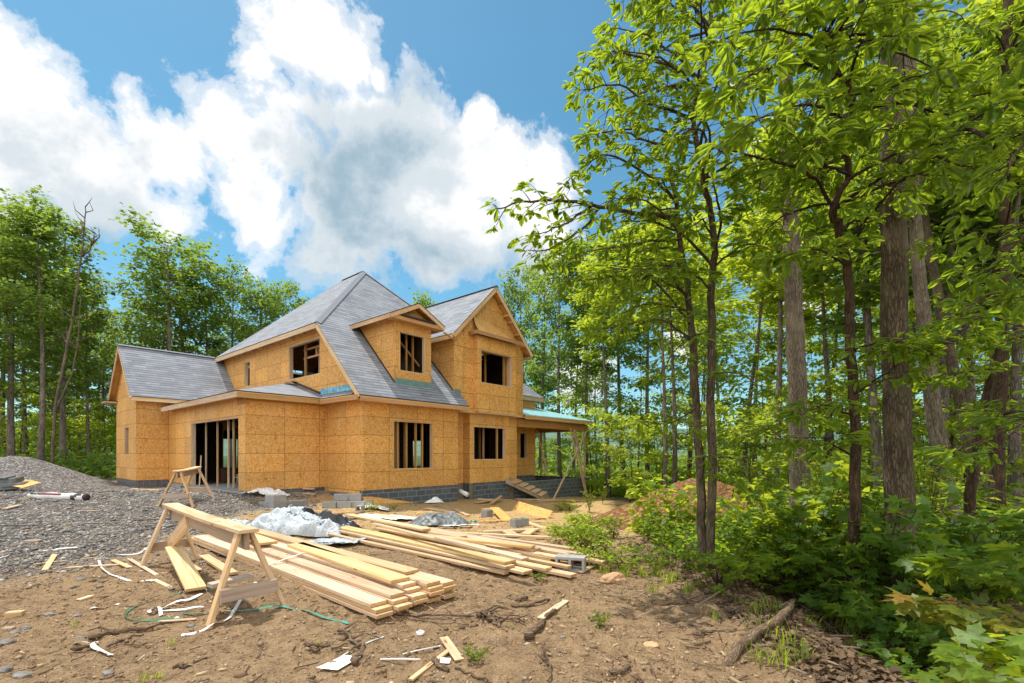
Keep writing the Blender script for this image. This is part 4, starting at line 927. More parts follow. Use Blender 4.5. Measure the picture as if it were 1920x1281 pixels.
# ---- rolled white wrap on the gravel
A, B = at(54, 936), at(160, 938); A.z += .11; B.z += .09
roll = tag(empty('wrap_roll', (A + B) / 2, 0), 'long roll of white wrap with a red stripe lying on the gravel', 'roll')
mb = MB(); n = 14; pts = [(A.lerp(B, i / n) + Vector((0, 0, .012 * math.sin(i * 1.3)))) - roll.location for i in range(n + 1)]
mb.tube(pts, [.06 + .05 * min(1, i / 3, (n + 2 - i) / 2) for i in range(n + 1)], 12); mb.build('roll_sheet', M['white'], roll, smooth=True)
mb = MB(); d = (B - A).normalized(); s_ = Vector((d.y, -d.x, 0))
mb.bar(A.lerp(B, .22) - roll.location + Vector((0, 0, .075)) + s_ * .085, A.lerp(B, .62) - roll.location + Vector((0, 0, .075)) + s_ * .085, .03, .05); mb.build('stripe', m_plain('red_print', (.28, .04, .05), .4), roll)
mb = MB(); mb.bar(A.lerp(B, .08) - roll.location + Vector((0, 0, .07)) + s_ * .075, A.lerp(B, .2) - roll.location + Vector((0, 0, .075)) + s_ * .085, .02, .035); mb.build('print', M['black'], roll)
mb = MB(); mb.tube([A.lerp(B, .80) - roll.location, A.lerp(B, 1.03) - roll.location], [.115, .10], 12); mb.build('roll_end', m_plain('dark_wrap_end', (.06, .04, .05), .4), roll, smooth=True)
# ---- gravel heap
def heap(name, cx, cy, rx, ry, h, seed, mats, label, cat, rz=0.0, n=90, sharp=1.15, skirt=.3, rough=.05):
    a = np.linspace(0, 2 * np.pi, n, endpoint=False); r = np.linspace(0, 1.12, 44); Aa, Rr = np.meshgrid(a, r)
    wob = 1 + .16 * fbm(np.cos(Aa) * 1.3 + seed, np.sin(Aa) * 1.3, 3, seed)
    lx, ly = np.cos(Aa) * Rr * rx * wob, np.sin(Aa) * Rr * ry * wob
    c, s = math.cos(rz), math.sin(rz); Xw = cx + lx * c - ly * s; Yw = cy + lx * s + ly * c
    prof = np.clip(1 - Rr, 0, 1) ** sharp; prof = prof * (1 - .35 * np.exp(-(Rr / .16) ** 2) * .5)
    Zw = gz_arr(Xw, Yw) + h * prof + rough * fbm(Xw * 3, Yw * 3, 3, seed + 3) * np.clip(1.1 - Rr, 0, 1) - .05 * (Rr > 1.0)
    Vx = np.stack([(Xw - cx).ravel(), (Yw - cy).ravel(), (Zw - gz(cx, cy)).ravel()], 1)
    id_ = np.arange(n * 44).reshape(44, n); nx_ = np.roll(id_, -1, 1)
    Fq = np.stack([id_[:-1].ravel(), nx_[:-1].ravel(), nx_[1:].ravel(), id_[1:].ravel()], 1)
    o = link(name, mesh_np(name, Vx, Fq, mats, smooth=True)); o.location = (cx, cy, gz(cx, cy)); return tag(o, label, cat)
def m_heap(name, cols, scale, moss=None):
    t = NT(name); p = t.n('ShaderNodeTexCoord').outputs['Object']
    vc = t.voro(p, scale); vd = t.voro(p, scale, out='Distance'); sc = t.n('ShaderNodeSeparateColor'); t.l(vc, sc.inputs[0])
    col = t.ramp(sc.outputs[0], [(i / (len(cols) - 1), c) for i, c in enumerate(cols)])
    col = t.mix(t.ramp(vd, [(.2, 0), (.6, .7)]), col, tuple(x * .35 for x in cols[0]))
    if moss: col = t.mix(t.ramp(t.noise(p, 1.6, 4), [(.5, 0), (.68, .85)]), col, moss)
    n = t.noise(p, 22, 4)
    t.bsdf(col, .95, bump=t.math('SUBTRACT', n, vd), bstr=1, bdist=.05, spec=.1); return t.mat
M['gravel_heap'] = m_heap('crushed_stone', [(.15, .14, .135), (.27, .25, .24), (.36, .335, .32), (.50, .47, .44)], 15)
M['red_dirt'] = m_heap('red_dirt', [(.26, .12, .05), (.38, .19, .08), (.44, .25, .12), (.30, .15, .07)], 9, (.16, .12, .05))
hp = up(20, 905, 19.6)
heap('gravel_heap', hp.x, hp.y, 4.0, 3.0, 1.5, 5, M['gravel_heap'], 'tall heap of grey crushed stone at the left edge beside the woods', 'gravel heap')
md = up(1310, 930, 13.2)
heap('dirt_mound', md.x, md.y, 3.2, 2.2, 1.75, 9, M['red_dirt'], 'mound of reddish dirt at the edge of the woods behind the twin stemmed tree', 'dirt mound', rough=.22)
A = at(45, 917)
o = board('scrap_board', up(24, 903, 17.2), up(60, 910, 16.9), .55, .02, 'tan rounded board lying on the slope of the gravel heap', 'scrap board', None, 'osb_plain', .3)
mb = MB(); mb.box((-.5, -.25, 0), (.5, .25, .4)); mb.box((-.62, -.3, .401), (.3, .2, .46)); mb.box((.1, -.3, .1), (.75, .1, .22)); o = mb.build('debris_stack', M['tarp'], bevel=.02); put(o, up(8, 905, 17.0) + Vector((0, 0, -.25)), .3, .1, -.1); tag(o, 'stack of dark grey slabs at the left edge on the gravel heap', 'rubble')
# concrete pieces beyond the heap
mb = MB(); mb.box((-.9, -.1, -.3), (.9, .1, .62)); o = mb.build('block_wall', M['cmu_grey'], bevel=.01); put(o, up(120, 900, 26) - Vector((0, 0, .1)), -.25); tag(o, 'low grey concrete wall between the gravel heap and the woods', 'wall')
for i, (px, py, l, lab) in enumerate([(152, 897, .9, 'pale log like concrete piece right of the low wall'), (172, 899, .6, 'small pale rubble piece nearest the left wing'), (163, 902, .5, 'flat pale rubble on the gravel beyond the heap')]):
    mb = MB(); mb.bar((-l / 2, 0, .1), (l / 2, .05, .16), .25, .2); o = mb.build('concrete_piece', M['concrete'], bevel=.04); put(o, up(px, py, 22.5), .3 * i - .2); o.location.z = gz(o.location.x, o.location.y); tag(o, lab, 'rubble', 'pale rubble beyond the gravel heap')
# ---- pallet under green sheeting on the clay
pl = at(1208, 972); 
pal = tag(empty('pallet', pl, -.1), 'brown wooden pallet under green sheeting in the weeds below the dirt mound', 'pallet')
for k in range(3):
    mb = MB(); mb.box((-.85 + .8 * k, -.5, 0), (-.75 + .8 * k, .5, .1)); mb.build('stringer', M['lumber_old'], pal)
for zc in (-.02, .102):
    for k in range(5):
        mb = MB(); mb.box((-.9, -.5 + .22 * k, zc), (.9, -.36 + .22 * k, zc + .018)); mb.build('slat', M['lumber_old'], pal)
grn = tag(empty('green_sheets', pl + Vector((0, 0, .125)), -.1), 'bundle of folded green plastic sheets on the pallet in the weeds', 'sheets')
mb = MB(); mb.box((-.92, -.5, 0), (.62, .5, .15)); mb.build('bundle', M['green'], grn, bevel=.03)
mb = MB(); mb.box((-.75, -.4, .152), (.55, .5, .27)); mb.build('folded_sheet', m_plain('pale_green_sheet', (.16, .30, .16), .5), grn, bevel=.04)
# ---- long white and green straps, wires
def ribbon(name, pts, w, mat, label, cat, lift=.012, twist=.5, group=None, flat=False, wire=False):
    P = []
    for (px, py) in pts: P.append(at(px, py))
    Q = []
    for i in range(len(P) - 1):
        p0 = P[max(i - 1, 0)]; p1 = P[i]; p2 = P[i + 1]; p3 = P[min(i + 2, len(P) - 1)]
        for k in range(5):
            t = k / 5
            q = .5 * ((2 * p1) + (p2 - p0) * t + (2 * p0 - 5 * p1 + 4 * p2 - p3) * t * t + (3 * p1 - p0 - 3 * p2 + p3) * t ** 3)
            q.z = gz(q.x, q.y) + lift + .018 * max(0, math.sin(len(Q) * .55 + len(pts))); Q.append(q)
    Q.append(P[-1] + Vector((0, 0, lift)))
    mb = MB(); base = Q[0].copy()
    if wire: mb.tube([q - base for q in Q], w / 2, 5)
    else:
        prev = None
        for i, q in enumerate(Q):
            d = (Q[min(i + 1, len(Q) - 1)] - Q[max(i - 1, 0)]).normalized(); s = d.cross(Vector((0, 0, 1))).normalized()
            a = twist * math.sin(i * .35); s = s * math.cos(a) + Vector((0, 0, abs(math.sin(a)) * (1 if a > 0 else -1))) * .7
            e = (q - base - s * w / 2, q - base + s * w / 2)
            e[0].z = max(e[0].z, gz(q.x, q.y) + .006 - base.z); e[1].z = max(e[1].z, gz(q.x, q.y) + .006 - base.z)
            if prev: mb.face([prev[0], prev[1], e[1], e[0]])
            prev = e
    o = mb.build(name, mat, smooth=True); o.location = base
    return tag(o, label, cat, group)
st_w = M['strap']; st_g = m_plain('green_strap', (.02, .17, .075), .35, .15, 6, .5)
ribbon('strap', [(275, 1030), (255, 1040), (215, 1042), (187, 1047), (190, 1065), (205, 1078), (240, 1090), (290, 1092)], .032, st_w, 'white strap curling in a hook left of the large sawhorse', 'strap')
ribbon('strap', [(-5, 1049), (50, 1038), (75, 1034), (140, 1030), (175, 1021), (225, 1024)], .035, st_w, 'white strap stretched across the gravel at the far left', 'strap')
ribbon('strap', [(480, 1093), (450, 1130), (430, 1160), (400, 1175), (370, 1188), (340, 1194)], .034, st_w, 'white strap running forward from the right foot of the sawhorse', 'strap')
ribbon('strap', [(382, 1142), (340, 1145), (300, 1148), (285, 1152), (280, 1146), (298, 1143), (302, 1156)], .034, st_w, 'knotted bright white strap inside the green loop', 'strap')
ribbon('strap', [(378, 1115), (350, 1128), (320, 1135), (300, 1145)], .04, st_w, 'pale strap leading from the leaning plank to the knot', 'strap')
ribbon('strap', [(405, 1108), (360, 1110), (310, 1119), (265, 1133), (238, 1150), (240, 1162), (290, 1165), (340, 1163)], .022, st_g, 'dark green strap in a wide loop under the large sawhorse', 'strap', twist=.9)
ribbon('strap', [(340, 1157), (400, 1150), (470, 1146), (530, 1140), (545, 1143), (590, 1155), (653, 1171)], .03, m_plain('teal_strap', (.03, .28, .22), .35, .15, 6, .5), 'teal strap running past the sawhorse feet towards the pile end', 'strap', twist=.35)
ribbon('strap', [(140, 1208), (165, 1210), (180, 1207), (172, 1214), (190, 1222), (208, 1231)], .04, st_w, 'short folded white strap on the dirt at lower left', 'strap')
ribbon('strap', [(172, 1142), (200, 1140), (225, 1137)], .07, st_w, 'torn white plastic strip on the dirt left of the green loop', 'strap')
ribbon('cable', [(0, 988), (90, 985), (200, 982), (330, 975), (350, 982), (260, 998), (180, 1004)], .02, M['black'], 'thin black cable looping over the gravel', 'cable', wire=True)
ribbon('cable', [(160, 930), (200, 923), (250, 928), (215, 931), (170, 932)], .03, M['black'], 'black cable loop on the gravel beside the rolled wrap', 'cable', wire=True)
# strap over the near pile
zt = zp + 4 * .042 + .012
mb = MB(); pp = [P1c + d1 * 2.55 + n1_ * q + Vector((0, 0, z_)) for q, z_ in ((-.03, zp - .0), (-.015, zp + .135), (.22, zp + .172), (.44, zp + .216), (.65, zp + .22), (.87, zp + .22), (1.08, zp + .176), (1.12, zp))]
for a, b in zip(pp[:-1], pp[1:]): mb.bar(a - pp[0], b - pp[0], .03, .004, d1.cross(b - a))
o = mb.build('strap', M['strap']); o.location = pp[0]; tag(o, 'white band strapped over the middle of the near lumber pile', 'strap')
# ---- paper leaflet, plastic rods
P = at(636, 1248); mb = MB()
pts = [(-.13, -.10, .012), (.06, -.11, .02), (.115, .11, .035), (-.03, .115, .03)]
mb.face(pts, 0, [(0, 0), (1, 0), (1, 1), (0, 1)]); pap = NT('printed_leaflet'); uv = pap.n('ShaderNodeTexCoord').outputs['UV']
br = pap.n('ShaderNodeTexBrick'); pap.l(pap.mapping(uv, (9, 12, 1)), br.inputs['Vector']); br.inputs['Scale'].default_value = 1; br.inputs['Color1'].default_value = (.45, .5, .58, 1); br.inputs['Color2'].default_value = (.85, .85, .84, 1); br.inputs['Mortar'].default_value = (.88, .88, .87, 1); br.inputs['Mortar Size'].default_value = .18
g_ = pap.ramp(pap.noise(uv, 5, 3), [(.46, 0), (.54, 1)]); pap.bsdf(pap.mix(g_, (.86, .86, .85), br.outputs[0]), .6)
o = mb.build('leaflet', pap.mat); put(o, P, -.25); tag(o, 'white printed leaflet lying on the dirt at the bottom', 'leaflet')
def rod(a, b, r, label):
    A, B = at(*a), at(*b); A.z += .015; B.z += .02; mb = MB(); mb.tube([Vector((0, 0, 0)), (B - A) * .5 + Vector((0, 0, .004)), B - A], r, 8); mb.tube([B - A - (B - A).normalized() * .012, B - A + (B - A).normalized() * .006], r * 1.5, 8)
    o = mb.build('plastic_rod', M['white'], smooth=True); o.location = A; tag(o, label, 'rod', 'white plastic rods on the dirt')
rod((713, 1240), (796, 1242), .007, 'lower white plastic rod lying level on the dirt'); rod((755, 1230), (825, 1216), .005, 'upper white plastic rod slanting on the dirt'); rod((678, 1213), (718, 1199), .005, 'short pale rod by the forked root near the leaflet'); rod((633, 1240), (655, 1227), .006, 'white rod end sticking out under the leaflet')
P = at(788, 1191); mb = MB()
for k in range(6):
    a0, a1 = k * 1.047, (k + 1) * 1.047; mb.bar((.03 * math.cos(a0), .03 * math.sin(a0), .02), (.03 * math.cos(a1), .03 * math.sin(a1), .02), .014, .02)
o = mb.build('plastic_ring', M['white']); put(o, P); tag(o, 'tiny white six sided plastic ring on bare dirt', 'plastic ring')
P = at(834, 1246); mb = MB(); mb.face([(-.04, -.03, .03), (.03, -.035, .02), (.05, .03, .03), (-.03, .03, .045)]); o = mb.build('paper_scrap', M['white']); put(o, P, .2); tag(o, 'small white paper scrap under the wooden batten', 'paper scrap')
# ---- sticks, roots, logs
def stick(pts, r0, r1, label, cat='stick', mat='stick', lift=None, wob=.02, group=None, twigs=0, name='stick'):
    P = [at(*p) for p in pts]; lift = r0 * .6 if lift is None else lift
    Q = []
    for i in range(len(P) - 1):
        for k in range(4):
            q = P[i].lerp(P[i + 1], k / 4) + Vector((rng.uniform(-wob, wob), rng.uniform(-wob, wob), 0)); q.z = gz(q.x, q.y) + lift + rng.uniform(0, wob); Q.append(q)
    q = P[-1].copy(); q.z += lift; Q.append(q)
    r0 *= .72; r1 *= .72
    mb = MB(); n = len(Q); base = Q[0].copy()
    mb.tube([q - base for q in Q], [(r0 + (r1 - r0) * i / (n - 1)) * rng.uniform(.88, 1.14) for i in range(n)], 8)
    for k in range(twigs):
        i = rng.randrange(1, n - 1); q = Q[i] - base; a = rng.uniform(0, 6.28); l = rng.uniform(.08, .3)
        mb.tube([q, q + Vector((math.cos(a) * l * .5, math.sin(a) * l * .5, l * .25)), q + Vector((math.cos(a) * l, math.sin(a) * l, l * .1))], [r1 * .8, r1 * .5, r1 * .25], 5)
    o = mb.build(name, M[mat], smooth=True); o.location = base; return tag(o, label, cat, group)
stick([(738, 1153), (800, 1158), (860, 1160), (915, 1158), (985, 1170)], .022, .012, 'long thin branch lying from the near pile across the dirt', 'branch', twigs=5, name='branch')
stick([(765, 1162), (830, 1173), (880, 1172)], .010, .007, 'thin root below the long branch on the dirt', 'root', twigs=2, name='root')
stick([(895, 1158), (915, 1160), (925, 1172), (935, 1182)], .045, .02, 'knotty root stump end on the dirt right of the near pile', 'root', twigs=8, name='root')
stick([(986, 1200), (1003, 1188), (1020, 1172)], .05, .035, 'short rotten log on the dirt right of the near pile', 'log', name='log')
stick([(960, 1139), (995, 1138), (1030, 1128)], .028, .02, 'dark stick lying left of the thin pale lath', group=None); stick([(968, 1130), (988, 1123)], .025, .02, 'stubby dark stick above the dark long stick')
stick([(1024, 1161), (1042, 1147)], .03, .02, 'short thick stick beside the rotten log')
stick([(635, 1187), (655, 1195), (670, 1210), (672, 1216), (655, 1228)], .022, .015, 'forked dark root above the leaflet', 'root', twigs=3, name='root'); stick([(662, 1250), (672, 1235), (683, 1222), (678, 1213)], .035, .02, 'thick curled root end right of the leaflet', 'root', name='root')
stick([(570, 1213), (600, 1216), (620, 1212)], .02, .015, 'brown stick on the dirt left of the forked root'); stick([(578, 1222), (600, 1222)], .018, .016, 'pale stub below the brown stick'); stick([(622, 1221), (650, 1210)], .014, .008, 'short dark twig beside the forked root', 'twig', name='twig')
stick([(812, 1247), (840, 1262)], .03, .025, 'bark stick under the long thin lath'); stick([(850, 1255), (885, 1268), (915, 1280)], .012, .008, 'thin dark root running to the bottom edge', 'root', name='root'); stick([(1018, 1222), (1020, 1240), (1032, 1252), (1028, 1279)], .018, .011, 'bent dark twig near the bottom edge centre', 'twig', twigs=2, name='twig')
stick([(165, 1202), (200, 1195), (260, 1186), (308, 1174)], .036, .022, 'thick dark stick on the dirt at lower left', twigs=1); stick([(205, 1216), (240, 1200), (268, 1192)], .018, .012, 'thin stick below the thick dark stick at lower left'); stick([(232, 1211), (280, 1214)], .008, .005, 'fine twig at lower left', 'twig', name='twig'); stick([(330, 1254), (345, 1256), (388, 1236)], .018, .011, 'crooked pale stick near the bottom left centre'); stick([(135, 1219), (160, 1221), (172, 1213)], .024, .015, 'short dark stick beside the folded white strap')
stick([(1235, 1136), (1290, 1134), (1345, 1130), (1412, 1124)], .012, .022, 'long dead branch lying along the edge of the woods', 'branch', twigs=4, name='branch'); stick([(1300, 1195), (1330, 1188), (1380, 1182)], .022, .014, 'grey stick on the dirt before the thick curved branch'); stick([(1287, 1164), (1316, 1186)], .010, .006, 'thin bent twig on the dirt before the woods', 'twig', name='twig')
stick([(1145, 1268), (1180, 1256)], .030, .022, 'short dark stub on the dirt at bottom right centre'); stick([(1195, 1270), (1206, 1281)], .01, .008, 'tiny twig at the bottom edge right of centre', 'twig', name='twig')
# thick curved branch rising out of the dirt at lower right
pts = [at(1362, 1248) + Vector((0, 0, -.02)), at(1385, 1222) + Vector((0, 0, .03)), at(1420, 1198) + Vector((0, 0, .06)), at(1455, 1186) + Vector((0, 0, .09)), at(1480, 1165) + Vector((0, 0, .13)), at(1487, 1155) + Vector((0, 0, .17))]
Q = []
for i in range(len(pts) - 1):
    for k in range(4): Q.append(pts[i].lerp(pts[i + 1], k / 4) + Vector((rng.uniform(-.006, .006), rng.uniform(-.006, .006), rng.uniform(-.006, .006))))
Q.append(pts[-1])
mb = MB(); mb.tube([q - Q[0] for q in Q], [.046 - .024 * (i / len(Q)) + rng.uniform(-.004, .004) for i in range(len(Q))], 12); o = mb.build('branch', M['stick'], smooth=True); o.location = Q[0]; tag(o, 'thick curved dead branch arching out of the dirt at lower right', 'branch')
for a, b, r, lab in [((1400, 1030), (1475, 1060), .06, 'fallen grey log in the shade left of the big trunk'), ((1565, 1130), (1655, 1205), .016, 'thin pale dead branch standing in the dark undergrowth'), ((1600, 1245), (1690, 1260), .02, 'pale stick on the dirt bank at the bottom right'), ((1500, 1140), (1580, 1200), .018, 'grey stick on the dirt bank at right'), ((1120, 1010), (1090, 1030), .015, 'dry twig beside the weeds right of the far pile')]:
    stick([a, ((a[0] + b[0]) / 2 + 5, (a[1] + b[1]) / 2 - 4), b], r, r * .6, lab, 'branch' if r > .017 else 'stick', twigs=3, name='branch' if r > .017 else 'stick')
# ---- rocks
def rock(p, s, label, mat, group=None, cat='rock'):
    import bmesh
    bm = bmesh.new(); bmesh.ops.create_icosphere(bm, subdivisions=3, radius=1)
    sd = rng.uniform(0, 50)
    for v in bm.verts:
        n = float(fbm(np.array([v.co.x * 1.4 + sd]), np.array([v.co.y * 1.4 + v.co.z * 1.7]), 3, 5)[0]); q = v.co * (1 + .38 * n)
        q = Vector((round(q.x * 3.2) / 3.2 * .35 + q.x * .65, round(q.y * 3) / 3 * .35 + q.y * .65, max(q.z, -.5)))
        v.co = Vector((q.x * s[0], q.y * s[1], q.z * s[2]))
    me = bpy.data.meshes.new('rock'); bm.to_mesh(me); bm.free(); me.materials.append(M[mat]); o = link('rock', me); P = at(*p); o.location = P + Vector((0, 0, s[2] * .15)); o.rotation_euler = (0, 0, rng.uniform(-.4, .4)); return tag(o, label, cat, group)
M['rock_grey'] = m_plain('grey_stone', (.20, .185, .17), .9, .35, 14, .2, .5); M['rock_tan'] = m_plain('tan_stone', (.48, .30, .17), .9, .2, 9, .2, .5)
rock((1150, 1090), (.17, .11, .09), 'rounded orange tan rock on the dirt at the edge of the weeds', 'rock_tan'); rock((1220, 1210), (.07, .05, .02), 'flat pale stone chip on the dirt at right', 'rock_tan')
for p, s, lab in [((144, 1155), .042, 'dark stone beside the torn white strip'), ((358, 1174), .042, 'round dark stone below the green strap loop'), ((40, 1268), .07, 'large grey stone at the bottom left corner'), ((12, 1205), .06, 'grey stone at the left edge above the corner'), ((8, 1256), .05, 'dark stone at the very left bottom edge'), ((148, 1198), .055, 'grey stone at the end of the thick dark stick'),
                  ((92, 1152), .05, 'flat grey stone near the pale wood block'), ((28, 1187), .05, 'flat grey stone below the reddish piece'), ((150, 1087), .06, 'grey stone on the dirt left of the hooked strap'), ((203, 1262), .045, 'small dark stone at the bottom left centre'), ((1055, 1195), .03, 'tiny black stone right of the rotten log'), ((48, 1178), .045, 'small grey stone right of the reddish piece')]:
    rock(p, (s * 1.05, s * .75, s * .42), lab, 'rock_grey', 'grey stones lying on the dirt')
P = at(888, 980); rock((888, 980), (.09, .08, .07), 'small round green ball like scrap on the clay', 'green', None, 'scrap')
M['crate'] = m_plain('brown_crate', (.12, .06, .03), .8)
# ---- garage: sawhorse like racks and a leaning stick inside
G = lambda u, v, z=.41: hw(u, v, z)
t = tag(empty('folding_rack', G(-1.9, 4.6), HZ), 'dark folding rack standing just inside the garage opening', 'rack')
for k in range(2):
    for s in (-1, 1):
        mb = MB(); mb.bar((-.05 + .0, -.25 + .6 * k + s * .14, 0), (0, -.25 + .6 * k + s * .03, .42), .035, .05); mb.build('leg', M['tarp'], t)
mb = MB(); mb.bar((0, -.45, .44), (0, .55, .44), .06, .05); mb.build('rail', M['tarp'], t)
o = board('stick', G(-2.75, 6.3, .42), G(-2.42, 7.2, 1.55), .04, .03, 'thin stick leaning inside the left side of the garage opening', 'stick')
chim = tag(empty('crate', G(-1.1, 8.6), HZ), 'brown crate standing inside the garage opening', 'crate')
mb = MB(); mb.box((-.25, -.3, 0), (.25, .3, .6)); mb.build('side', M['crate'], chim, bevel=.01)
mb = MB(); mb.box((-.27, -.32, .602), (.27, .32, .63)); mb.build('lid', M['crate'], chim)
P = hw(4.3, .25, 0); A = up(862, 921, 18.9); B = up(877, 928, 18.6)
mb = MB(); mb.tube([A - B, (A - B) * .5, Vector((0, 0, 0))], .09, 12); o = mb.build('drain_pipe', M['white'], smooth=True); o.location = B; tag(o, 'white drain pipe end sticking out of the front foundation corner', 'pipe')
# ---- loose stones, clods and chips that nobody could count
def scatter_stones(name, n, fx, size, mat, label, flat=.6, seed=3, kind='stuff'):
    r = np.random.RandomState(seed)
    base = np.array([(1, 0, 0), (-1, 0, 0), (0, 1, 0), (0, -1, 0), (0, 0, 1), (0, 0, -.6)], float)
    tri = np.array([(0, 2, 4), (2, 1, 4), (1, 3, 4), (3, 0, 4), (2, 0, 5), (1, 2, 5), (3, 1, 5), (0, 3, 5)])
    xy = fx(r, n); n = len(xy)
    s = size * np.exp(r.normal(0, .45, n))
    J = 1 + r.uniform(-.45, .45, (n, 6, 1)); B = base[None] * J + r.uniform(-.25, .25, (n, 6, 3)); B[:, :, 2] *= flat
    B *= s[:, None, None] * r.uniform(.7, 1.4, (n, 1, 1))
    a = r.uniform(0, 6.28, n); c, sn = np.cos(a)[:, None], np.sin(a)[:, None]
    Vx = np.stack([B[:, :, 0] * c - B[:, :, 1] * sn, B[:, :, 0] * sn + B[:, :, 1] * c, B[:, :, 2]], 2)
    z = gz_arr(xy[:, 0], xy[:, 1], True); Vx += np.stack([xy[:, 0], xy[:, 1], z + s * flat * .25], 1)[:, None]
    Fx = (tri[None] + (np.arange(n) * 6)[:, None, None]).reshape(-1, 3)
    o = link(name, mesh_np(name, Vx.reshape(-1, 3), Fx, mat, attr=np.repeat(r.uniform(0, 1, n), 8))); return tag(o, label, name.replace('_', ' '), kind=kind)
def m_attr(name, stops, rough=.9):
    t = NT(name); a = t.n('ShaderNodeAttribute', attribute_name='rnd'); col = t.ramp(a.outputs['Fac'], stops)
    n = t.noise(t.n('ShaderNodeTexCoord').outputs['Object'], 40, 3); t.bsdf(t.mix(t.math('MULTIPLY', n, .5), col, tuple(x * .5 for x in stops[0][1])), rough, spec=.15, bump=n, bstr=.3); return t.mat
def fx_gravel(r, n):
    y = 5.6 + 13.5 * r.uniform(0, 1, n) ** 1.25; x = r.uniform(-20, -3.2, n)
    e = x + .10 * (y - 7) + 2.2 * fbm(x * .5, y * .5, 3, 77)
    p = np.clip((-5.2 - e) / 1.8, 0, 1) * np.clip((y + .8 * fbm(x, y, 2, 7) - 5.4) / 1.6, 0, 1); p = np.maximum(p, .05 * (x < -2.4))
    k = (r.uniform(0, 1, n) < p) & (np.abs(x) < y * 1.12)
    return np.stack([x[k], y[k]], 1)
scatter_stones('gravel', 90000, fx_gravel, .0195, m_attr('gravel_stones', [(0, (.13, .12, .112)), (.4, (.26, .242, .228)), (.75, (.39, .365, .34)), (1, (.56, .50, .43))]), 'loose grey crushed stone spread over the drive at left', .5, 3)
def fx_dirt(r, n):
    y = 3.0 + 12 * r.uniform(0, 1, n) ** 1.5; x = r.uniform(-9, 3.2, n); k = (np.abs(x) < y * 1.15) & (vnoise(x * 1.1, y * 1.1, 3) > -.25); return np.stack([x[k], y[k]], 1)
scatter_stones('soil_clods', 30000, fx_dirt, .0075, m_attr('soil_clods', [(0, (.17, .105, .06)), (.6, (.34, .23, .145)), (.93, (.46, .34, .23)), (1, (.62, .54, .44))]), 'small clods and pebbles over the brown dirt', .7, 5)
scatter_stones('soil_clods', 500, fx_dirt, .017, m_attr('large_clods', [(0, (.15, .095, .055)), (.7, (.31, .205, .125)), (1, (.42, .34, .26))]), 'larger crumbly lumps over the brown dirt', .5, 8)
def scatter_chips(name, n, fx, l, w, mat, label, seed, droop=.02):
    r = np.random.RandomState(seed); xy = fx(r, n); n = len(xy); a = r.uniform(0, 6.28, n); L = l * np.exp(r.normal(0, .5, n)); Wd = w * np.exp(r.normal(0, .4, n))
    d = np.stack([np.cos(a), np.sin(a), r.normal(0, .12, n)], 1); s = np.stack([-np.sin(a), np.cos(a), r.normal(0, .3, n)], 1)
    P = np.stack([xy[:, 0], xy[:, 1], gz_arr(xy[:, 0], xy[:, 1], True) + .008], 1)
    q = [P - d * L[:, None] / 2 - s * Wd[:, None] / 2, P + d * L[:, None] / 2 - s * Wd[:, None] * .35, P + d * L[:, None] / 2 + s * Wd[:, None] * .35, P - d * L[:, None] / 2 + s * Wd[:, None] / 2]
    h = np.array([0, 0, 1.0])[None] * np.minimum(Wd, .012)[:, None]
    Vx = np.stack([q[0], q[1], q[2], q[3], q[0] + h * .9, q[1] + h, q[2] + h, q[3] + h * .9], 1).reshape(-1, 3)
    f = np.array([(4, 5, 6, 7), (0, 1, 5, 4), (1, 2, 6, 5), (2, 3, 7, 6), (3, 0, 4, 7)]); Fx = (f[None] + (np.arange(n) * 8)[:, None, None]).reshape(-1, 4)
    o = link(name, mesh_np(name, Vx, Fx, mat, attr=np.repeat(r.uniform(0, 1, n), 5))); return tag(o, label, name.replace('_', ' '), kind='stuff')
scatter_chips('wood_chips', 2200, fx_dirt, .032, .010, m_attr('wood_chips', [(0, (.28, .19, .11)), (.6, (.48, .34, .19)), (1, (.66, .52, .33))]), 'pale wood chips and splinters on the dirt', 4)
scatter_chips('twig_litter', 2600, fx_dirt, .06, .005, m_attr('twig_litter', [(0, (.07, .045, .03)), (1, (.24, .17, .11))]), 'thin dark twigs and roots scattered on the dirt', 6)
def fx_bank(r, n):
    y = 2.8 + 6.5 * r.uniform(0, 1, n) ** 1.3; x = 1.2 + r.normal(1.4, .6, n); return np.stack([x, y], 1)
scatter_chips('twig_litter', 1300, fx_bank, .16, .008, m_attr('bank_litter', [(0, (.10, .07, .045)), (1, (.36, .27, .18))]), 'dead twigs and straw along the bank at the edge of the woods', 16)
# ================================================================ VEGETATION
def _norm(a): return a / np.maximum(np.linalg.norm(a, axis=-1, keepdims=True), 1e-9)
def _tmpl(mid, side):
    """leaf from midrib ys and half widths; folded a little, tip drooping"""
    V = []; F = []
    n = len(mid)
    zc = lambda y: -.16 * y * y
    for y in mid: V.append((0, y, zc(y)))
    L = []; Rr = []
    for y, w in side: L.append(len(V)); V.append((-w, y, zc(y) + .28 * w)); 
    for y, w in side: Rr.append(len(V)); V.append((w, y, zc(y) + .28 * w))
    for S, flip in ((L, 1), (Rr, 0)):
        F.append((0, 1, S[0])); 
        for i in range(len(S) - 1):
            F.append((i + 1, S[i + 1], S[i])); F.append((i + 1, i + 2, S[i + 1]))
        F.append((len(S), len(S) + 1, S[-1]))
    return np.array(V, float), np.array(F)
T_BROAD = _tmpl([0, .2, .5, .74, .92, 1.0], [(.2, .085), (.5, .19), (.74, .215), (.92, .11)])
T_FAR = (np.array([(0, 0, 0), (-.34, .5, .1), (0, 1, -.08), (.34, .5, .1)], float), np.array([(0, 3, 2), (0, 2, 1)]))
_h = [(0, 0), (.2, -.06), (.43, .03), (.30, .18), (.40, .24), (.60, .50), (.35, .47), (.17, .46), (.24, .72), (.10, .80), (0, 1.02)]
